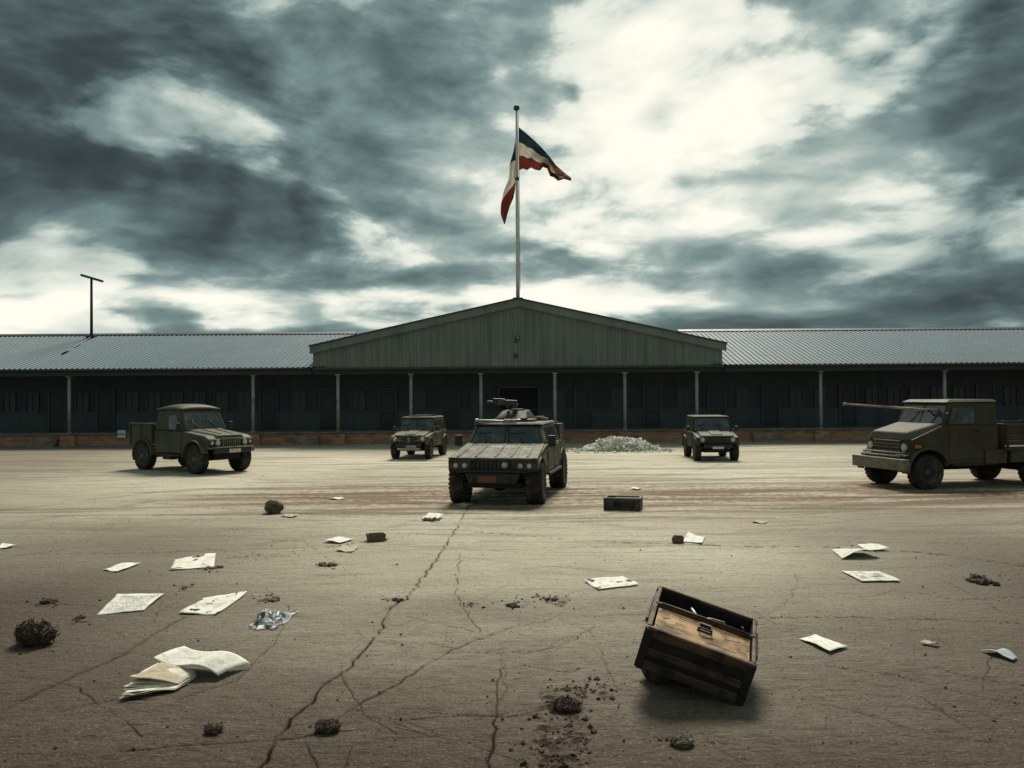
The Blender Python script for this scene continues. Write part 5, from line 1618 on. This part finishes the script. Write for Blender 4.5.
def clump(px, wpx, hpx, label, mat, seed, strands=900, core=True):
    """matted clump of dry stalks: a lumpy core and many short stalks over it"""
    p = GP(*px); sc_ = (p - Vector((0, 0, CAM_H))).length / F_PX
    a, h = wpx * sc_ / 2, hpx * sc_
    rs = random.Random(seed); m = MB()
    if core:
        bmesh.ops.create_icosphere(m.bm, subdivisions=3, radius=1.0)
        for v in m.bm.verts:
            k_ = 0.48 + 0.66 * float(fbm(v.co.x * 2.2 + seed, v.co.y * 2.2 + v.co.z * 2, 4, seed))
            v.co = Vector((v.co.x * a * k_, v.co.y * a * 0.9 * k_, h * 0.36 + v.co.z * h * 0.62 * k_))
            v.co.z = max(v.co.z, -0.01)
    for i in range(strands):
        th = rs.uniform(0, 2 * math.pi); cz = rs.uniform(-0.25, 1.0); s_ = math.sqrt(max(0, 1 - cz * cz)); rr = rs.uniform(0.86, 1.08) * (0.48 + 0.66 * float(fbm(s_ * math.cos(th) * 2.2 + seed, s_ * math.sin(th) * 2.2 + cz * 2, 4, seed)))
        q = Vector((a * rr * s_ * math.cos(th), a * 0.9 * rr * s_ * math.sin(th), max(0.004, h * 0.36 + h * 0.62 * rr * cz)))
        rad = Vector((math.cos(th) * s_, math.sin(th) * s_, cz))
        d = Vector((rs.gauss(0, 1), rs.gauss(0, 1), rs.gauss(0, 0.7))); d = (d - rad * d.dot(rad) * 0.75).normalized() * rs.uniform(0.15, 0.40) * a
        w = d.cross(Vector((rs.gauss(0, 1), rs.gauss(0, 1), rs.gauss(0, 1)))).normalized() * rs.uniform(0.012, 0.035) * a
        e = q + d; e.z = max(e.z, 0.003)
        m.face([q - w, q + w, e + w * 0.5, e - w * 0.5])
    o = m.build('weed_clump', mat, loc=p)
    tag(o, label, 'weed clump', 'dry clumps lying in the yard'); return o


def clod(px, wpx, hpx, label, mat, seed, bits=14):
    p = GP(*px); sc_ = (p - Vector((0, 0, CAM_H))).length / F_PX
    a, h = wpx * sc_ / 2, hpx * sc_
    rs = random.Random(seed); m = MB()
    for i in range(bits):
        t = i / bits; r_ = a * (0.40 if i < 3 else rs.uniform(0.08, 0.28))
        cx_, cy_ = (rs.gauss(0, 0.42) * a, rs.gauss(0, 0.42) * a)
        b0 = len(m.bm.verts)
        bmesh.ops.create_icosphere(m.bm, subdivisions=2, radius=1.0)
        m.bm.verts.ensure_lookup_table()
        for v in m.bm.verts[b0:]:
            k_ = 0.55 + 0.75 * float(fbm(v.co.x * 2.2 + seed + i * 3, v.co.y * 2.2 + v.co.z * 1.7, 3, seed))
            v.co = Vector((cx_ + v.co.x * r_ * k_, cy_ + v.co.y * r_ * k_, max(-0.006, (0.3 + v.co.z) * min(r_, h) * k_ * 0.8)))
    o = m.build('soil_clod', mat, loc=p)
    tag(o, label, 'clod', 'clods of dark earth'); return o


clump((35, 643), 35, 21, 'large dark matted weed clump near the left edge', M_weedd, 1, 1800)
clump((273, 513), 20, 13, 'dry greyish round weed clump in the middle distance', M_weedp, 2, 1400)
clump((566, 709), 27, 11, 'dark weed clump in the patch of crumbled soil', M_weedd, 3, 1000)
clump((327, 732), 25, 10, 'dark reddish clump where two long cracks meet', M_weedd, 4, 1000)
clump((682, 744), 24, 9, 'grey broken clump lying below the open wooden crate', M_weedp, 5, 500)
clump((213, 734), 18, 8, 'small dark clump at the bottom left below the paper bundle', M_weedd, 6, 700)
clod((49, 603), 20, 7, 'low reddish clod above the large dark weed clump', M_clod, 7)
clod((272, 601), 16, 7, 'reddish clod above the crumpled plastic bag', M_carton, 8)
clod((383, 541), 9, 6, 'small dark clod touching the torn carton', M_clod, 9, 7)
clod((397, 601), 12, 4, 'dark crumbs sitting on the long crack', M_clod, 10, 9)
clod((327, 565), 18, 4, 'flat twiggy clod below the yellowed scrap', M_carton, 11)
clod((431, 521), 16, 4, 'flat brown clod under a white scrap', M_carton, 12)
clod((981, 581), 26, 6, 'flat dark clod near the right edge', M_clod, 13, 18)
clod((217, 568), 12, 4, 'brown clod at the burnt corner of a white sheet', M_carton, 14)
clod((185, 588), 9, 3, 'tiny dark clod between the printed sheet and the pointed sheet', M_clod, 15, 6)
clod((515, 607), 20, 3, 'line of dark crumbs left of the sheet with burnt holes', M_clod, 16, 16)
clod((553, 600), 14, 3, 'dark crumbs below left of the sheet with burnt holes', M_clod, 17, 10)
clod((80, 618), 11, 3, 'tiny dark clod left of the closely printed sheet', M_clod, 18, 7)

# uncountable crumbs of soil and grit
def crumbs():
    rs = random.Random(21); m = MB()
    spots = []
    for cx_, cy_, rx_, ry_, amp in STAINS:
        for i in range(int(60 * amp) if cy_ > 660 else int(22 * amp)): spots.append((cx_ + rs.gauss(0, 0.62) * rx_, cy_ + rs.gauss(0, 0.62) * ry_, rs.uniform(0.5, 1.7) * (1.9 if cy_ > 660 and rs.random() < 0.25 else 1)))
    for i in range(1500): spots.append((rs.uniform(-10, 1034), 500 + 268 * rs.random() ** 1.1, rs.uniform(0.25, 0.8)))
    for i in range(60):
        spots.append((rs.uniform(-10, 1034), 520 + 240 * rs.random(), rs.uniform(1.0, 1.9)))
    for px_c, py_c, s_ in spots:
        if py_c > 790: continue
        p = GP(px_c, py_c); r_ = 0.0085 * s_ * (1 + 0.05 * p.y)
        M3 = Euler((rs.uniform(0, 6), rs.uniform(0, 6), rs.uniform(0, 6))).to_matrix()
        v = []
        for q in ((1, 0, 0), (-1, 0, 0), (0, 1, 0), (0, -1, 0), (0, 0, 1), (0, 0, -1)):
            w = M3 @ (Vector(q) * r_ * rs.uniform(0.6, 1.4)); w.z *= 0.7
            v.append(m.bm.verts.new(p + w + Vector((0, 0, r_ * 0.25))))
        for t in ((0, 2, 4), (2, 1, 4), (1, 3, 4), (3, 0, 4), (2, 0, 5), (1, 2, 5), (3, 1, 5), (0, 3, 5)): m.bm.faces.new([v[k_] for k_ in t])
    o = m.build('soil_crumbs', M_clod); tag(o, 'dark crumbs of soil and grit strewn over the yard', 'soil', None, 'stuff')


crumbs()

# heap of pale rubble
M_rub = simple('pale_rubble', (0.84, 0.76, 0.61), 0.9, 0.0, 0.45, 1.6, 0.3, dirt=(0.10, 0.085, 0.065), dirt_amt=0.6)


def rubble():
    rs = random.Random(8); m = MB()
    c = G(620, 450.5)
    A_, B_, Hh = 1.75, 1.0, 0.52

    def hp(x, y):
        k_ = 1 - (abs(x) / A_) ** 1.5 - (abs(y) / B_) ** 1.6
        return Hh * max(0, k_) * (0.75 + 0.5 * float(vnoise(x * 2.5 + 7, y * 2.5, 3)))
    # earth core
    n = 24; g = []
    for i in range(n + 1):
        g.append([m.bm.verts.new((-A_ + 2 * A_ * i / n, -B_ + 2 * B_ * j / n, max(-0.03, hp(-A_ + 2 * A_ * i / n, -B_ + 2 * B_ * j / n) - 0.06))) for j in range(n + 1)])
    for i in range(n):
        for j in range(n): m.bm.faces.new((g[i][j], g[i + 1][j], g[i + 1][j + 1], g[i][j + 1]))
    for k_ in range(1100):
        x = rs.gauss(0, 0.55) * A_; y = rs.gauss(0, 0.5) * B_
        if k_ < 90: x = rs.uniform(-1.5, 1.35) * A_; y = rs.uniform(-1.5, 1.2) * B_
        z = hp(x, y)
        s_ = rs.uniform(0.035, 0.105) * (1.5 if rs.random() < 0.15 else 1) * (0.6 if z < 0.02 else 1)
        M3 = Euler((rs.uniform(-0.8, 0.8), rs.uniform(-0.8, 0.8), rs.uniform(0, 6.3))).to_matrix()
        v = []
        for q in ((-1, -1, -1), (1, -1, -1), (1, 1, -1), (-1, 1, -1), (-1, -1, 1), (1, -1, 1), (1, 1, 1), (-1, 1, 1)):
            w = M3 @ Vector((q[0] * s_ * rs.uniform(0.7, 1.3), q[1] * s_ * rs.uniform(0.5, 0.9), q[2] * s_ * rs.uniform(0.25, 0.55)))
            v.append(w + Vector((x, y, z + s_ * 0.25)))
        m.hexa(v)
    o = m.build('rubble', M_rub, loc=(c.x, c.y, gz(c.x, c.y)))
    tag(o, 'low heap of pale broken rubble in front of the veranda', 'rubble', None, 'stuff')


rubble()

# ---- dark crate standing in the middle of the yard
M_dkwood = simple('dark_crate_wood', (0.030, 0.026, 0.021), 0.7, 0.0, 0.4, 9.0, 0.3, dirt=(0.13, 0.11, 0.08), dirt_amt=0.5)
M_greywood = simple('grey_crate_edge', (0.15, 0.135, 0.105), 0.7, 0.0, 0.35, 9.0, 0.3, dirt=(0.05, 0.04, 0.03), dirt_amt=0.6)
p0, p1 = G(603.5, 510.5), G(640.5, 511.5)
L_ = (p1 - p0).length; yaw_ = math.atan2(p1.y - p0.y, p1.x - p0.x); mid = (p0 + p1) / 2
dp = 0.46; Hc = 0.235
ct = empty('long_crate', (mid.x - math.sin(yaw_) * dp / 2, mid.y + math.cos(yaw_) * dp / 2, gz(mid.x, mid.y)), yaw_)
tag(ct, 'small dark crate with a slot in its side, standing behind the white paper scraps', 'crate')
m = MB(); m.box((0, dp / 2 - 0.012, Hc / 2), (L_ - 0.03, 0.024, Hc - 0.01)); m.box((0, 0, 0.012), (L_ - 0.03, dp - 0.03, 0.024))
for s in (-1, 1): m.box((s * (L_ / 2 - 0.014), 0, Hc / 2), (0.028, dp - 0.01, Hc - 0.004))
m.build('body', M_dkwood, ct, 0.006)
m = MB()
m.box((0, -dp / 2 + 0.012, 0.035), (L_ - 0.06, 0.024, 0.06)); m.box((0, -dp / 2 + 0.012, Hc - 0.035), (L_ - 0.06, 0.024, 0.06))
m.box((-L_ / 2 + 0.12, -dp / 2 + 0.012, Hc / 2), (0.17, 0.022, Hc - 0.13)); m.box((L_ / 2 - 0.07, -dp / 2 + 0.012, Hc / 2), (0.08, 0.022, Hc - 0.13)); m.box((0, -dp / 2 + 0.10, Hc / 2), (L_ - 0.06, 0.02, Hc - 0.02))
m.build('slotted_side', M_dkwood, ct, 0.005)
m = MB()
for s in (-1, 1): m.box((0, s * (dp / 2 - 0.03), Hc + 0.012), (L_ + 0.01, 0.055, 0.026)); m.box((s * (L_ / 2 - 0.025), 0, Hc + 0.011), (0.055, dp - 0.12, 0.024))
m.build('rim', M_greywood, ct, 0.006)
m = MB(); m.box((0.06, 0.02, Hc - 0.012), (L_ * 0.62, dp * 0.55, 0.02)); m.build('lid_board', M_carton, ct, 0.005)

# ---- open wooden crate tipped on its corner
def wood(name, c, dk, rough=0.65, sc_=(2.0, 14.0, 14.0)):
    m, b = new_mat(name)
    v = coord()
    n = noise(mapped(v, sc_), 1.0, 6, 0.65, 1.2); n2 = noise(v, 5.0, 5, 0.65); n3 = noise(v, 26.0, 4, 0.7)
    cc = mix(n.smooth(0.35, 0.68), c, dk)
    cc = mix(n2.smooth(0.46, 0.62) * 0.85, cc, tuple(k * 0.35 for k in dk))
    cc = mix(n3.smooth(0.60, 0.72) * 0.6, cc, (0.018, 0.013, 0.010))
    put(b, 'Base Color', cc); put(b, 'Roughness', n2 * 0.3 + rough - 0.15); bump(b, n + n3 * 0.7, 0.5, 0.012)
    return m


W_lid = wood('worn_ochre_wood', (0.50, 0.30, 0.120), (0.27, 0.145, 0.060))
W_slat = wood('brown_slat_wood', (0.115, 0.062, 0.032), (0.040, 0.024, 0.015))
W_dark = wood('blackened_wood', (0.020, 0.016, 0.014), (0.010, 0.009, 0.008))
W_edge = wood('rubbed_edge', (0.20, 0.115, 0.060), (0.050, 0.033, 0.022))
M_rust = simple('rusty_metal', (0.075, 0.050, 0.036), 0.55, 0.35, 0.4, 20.0, 0.3, dirt=(0.20, 0.18, 0.15), dirt_amt=0.5)
M_bone = simple('bare_tool_metal', (0.42, 0.40, 0.35), 0.4, 0.4, 0.3, 20.0)
L, W, H = 0.834, 0.786, 0.349
bx = empty('open_wooden_crate', (1.509, 7.078, 0.360))
bx.rotation_mode = 'QUATERNION'
bx.rotation_quaternion = (Matrix.Rotation(-0.226, 3, 'Z') @ Matrix.Rotation(0.307, 3, 'Y') @ Matrix.Rotation(0.198, 3, 'X')).to_quaternion()
tag(bx, 'old wooden crate with dark banded sides and ochre lid tipped on its corner', 'crate')
x2, y2, z2 = L / 2, W / 2, H / 2
t_ = 0.024; yd = 0.045
m = MB()
m.box((0, 0, -z2 + t_ / 2), (L - 0.01, W - 0.01, t_)); m.box((0, y2 - t_ / 2, 0.0), (L - 0.012, t_, H - 0.004))
for s in (-1, 1): m.box((s * (x2 - t_ / 2), 0, 0.001), (t_, W - 0.05, H - 0.006))
m.box((0, -y2 + t_ / 2, 0), (L - 0.012, t_, H - 0.008)); m.box((0, yd, -0.01), (L - 0.06, 0.02, H - 0.06))
m.build('body', W_dark, bx, 0.006)
for i, z_ in enumerate((-z2 + 0.045, -z2 + 0.165, z2 - 0.04)):     # slats on the front and left side
    m = MB(); hh = (0.075, 0.06, 0.05)[i]
    m.box((0, -y2 - 0.009, z_), (L + 0.012, 0.022, hh)); m.build('slat', W_slat, bx, 0.006)
    m = MB(); m.box((-x2 - 0.008, 0.0, z_), (0.02, W - 0.02, hh)); m.build('slat', W_slat, bx, 0.006)
    m = MB(); m.box((x2 + 0.008, 0.0, z_), (0.02, W - 0.02, hh)); m.build('slat', W_slat, bx, 0.006)
m = MB()                                                             # lid board over the front compartment, three planks
m.box((0, (yd - y2) / 2 + 0.002, z2 - 0.010), (L - 0.075, y2 + yd - 0.075, 0.022))
lid = m.build('lid', W_lid, bx, 0.006)
m = MB()
for sx in (-1, 1):
    for sy, zz in ((-1, -z2 + 0.045), (-1, -z2 + 0.165), (-1, z2 - 0.04)):
        for q_ in (0.03, 0.09): m.cyl((sx * (x2 - 0.07 - q_), -y2 - 0.018, zz), (sx * (x2 - 0.07 - q_), -y2 - 0.024, zz), 0.006, n=8)
    for q_ in (-0.30, -0.20, -0.05): m.cyl((sx * (x2 - 0.06), q_, z2 - 0.001), (sx * (x2 - 0.06), q_, z2 + 0.004), 0.006, n=8)
m.build('nail_heads', M_rust, bx)
m = MB()                                                             # long splits and gouges in the lid
for x_, y_, l_, a_ in ((-0.22, -0.26, 0.16, 0.10), (0.16, -0.30, 0.22, -0.05), (0.24, -0.12, 0.14, 0.3), (-0.10, -0.06, 0.20, -0.04), (0.05, -0.22, 0.12, 0.5), (-0.30, -0.14, 0.07, 0.8)):
    m.box((x_, y_, z2 + 0.0015), (l_, 0.007, 0.003), Matrix.Rotation(a_, 3, 'Z'))
m.build('gouge', W_dark, lid)
m = MB()                                                             # raised rims
m.box((0, yd + 0.004, z2 + 0.008), (L + 0.01, 0.030, 0.038)); m.box((0, y2 - 0.010, z2 + 0.006), (L + 0.012, 0.026, 0.026))
m.box((0, -y2 + 0.012, z2 - 0.002), (L + 0.012, 0.040, 0.030))
for s in (-1, 1): m.box((s * (x2 - 0.008), 0.0, z2 + 0.004), (0.030, W - 0.03, 0.030))
m.build('rim', W_edge, bx, 0.008)
m = MB(); m.tube([(-x2 + 0.05, yd - 0.018, z2 + 0.034), (0, yd - 0.020, z2 + 0.038), (x2 - 0.05, yd - 0.018, z2 + 0.034)], 0.010, 8); m.build('hinge_rod', M_rust, bx)
m = MB(); yy = -0.10
m.box((0.01, yy, z2 + 0.008), (0.12, 0.10, 0.014)); m.box((0.01, yy + 0.03, z2 + 0.022), (0.09, 0.03, 0.03)); m.tube([(-0.04, yy - 0.02, z2 + 0.02), (-0.04, yy - 0.07, z2 + 0.04), (0.06, yy - 0.07, z2 + 0.04), (0.06, yy - 0.02, z2 + 0.02)], 0.009, 8)
m.build('latch', M_rust, bx, 0.004)
for s in (-1, 1):
    m = MB(); m.box((s * (x2 + 0.03), 0.06, 0.11), (0.022, 0.42, 0.045)); m.box((s * (x2 + 0.016), 0.24, 0.11), (0.03, 0.03, 0.04)); m.box((s * (x2 + 0.016), -0.12, 0.11), (0.03, 0.03, 0.04)); m.build('handle', W_edge if s < 0 else M_rust, bx, 0.008)
for sx in (-1, 1):                                                   # corner irons
    for sy in (-1, 1):
        m = MB()
        m.box((sx * (x2 + 0.012), sy * (y2 - 0.02), 0.0), (0.018, 0.055, H + 0.006)); m.box((sx * (x2 - 0.02), sy * (y2 + 0.014), -0.002), (0.055, 0.016, H + 0.004))
        m.build('corner_iron', M_black, bx, 0.004)
m = MB(); m.box((0, y2 + 0.02, -0.21), (L - 0.04, 0.024, 0.72)); m.build('back_board', W_dark, bx, 0.006)
st_ = Vector((1.22, 7.20, gz(1.22, 7.20)))
m = MB(); bmesh.ops.create_icosphere(m.bm, subdivisions=3, radius=1.0)
for v in m.bm.verts:
    k_ = 0.72 + 0.5 * float(fbm(v.co.x * 1.6 + 3, v.co.y * 1.6 + v.co.z * 1.3, 3, 5))
    v.co = Vector((v.co.x * 0.17 * k_, v.co.y * 0.15 * k_, 0.12 + v.co.z * 0.155 * min(1.0, k_)))
o = m.build('stone', M_clod, loc=st_); tag(o, 'dark stone wedged under the raised end of the tipped wooden crate', 'stone')
# tools lying in the crate
def in_crate(name, label, cat, pts, r_, mat=M_bone):
    M4 = Matrix.Translation(bx.location) @ bx.rotation_quaternion.to_matrix().to_4x4()
    P = [M4 @ Vector(p) for p in pts]
    o_ = P[0]
    m = MB(); m.tube([p - o_ for p in P], r_, 8)
    o = m.build(name, mat, loc=o_); tag(o, label, cat); return o


in_crate('tent_peg', 'long pale metal peg lying across the dark opening of the tipped crate', 'peg', [(-0.04, 0.12, z2 - 0.02), (0.06, 0.14, z2 + 0.0), (0.16, 0.17, z2 - 0.005), (0.17, 0.10, z2 - 0.05)], [0.007, 0.008, 0.008, 0.006])
in_crate('broken_stick', 'short bare stick leaning at the left inside the tipped crate', 'stick', [(-0.12, 0.22, z2 - 0.01), (-0.08, 0.17, z2 - 0.02), (-0.05, 0.10, z2 - 0.03)], [0.010, 0.013, 0.007])
in_crate('bent_wire', 'thin bent wire standing up at the right inside the tipped crate', 'wire', [(0.30, 0.18, z2 - 0.06), (0.31, 0.20, z2 + 0.0), (0.33, 0.16, z2 - 0.01)], 0.005, M_rust)
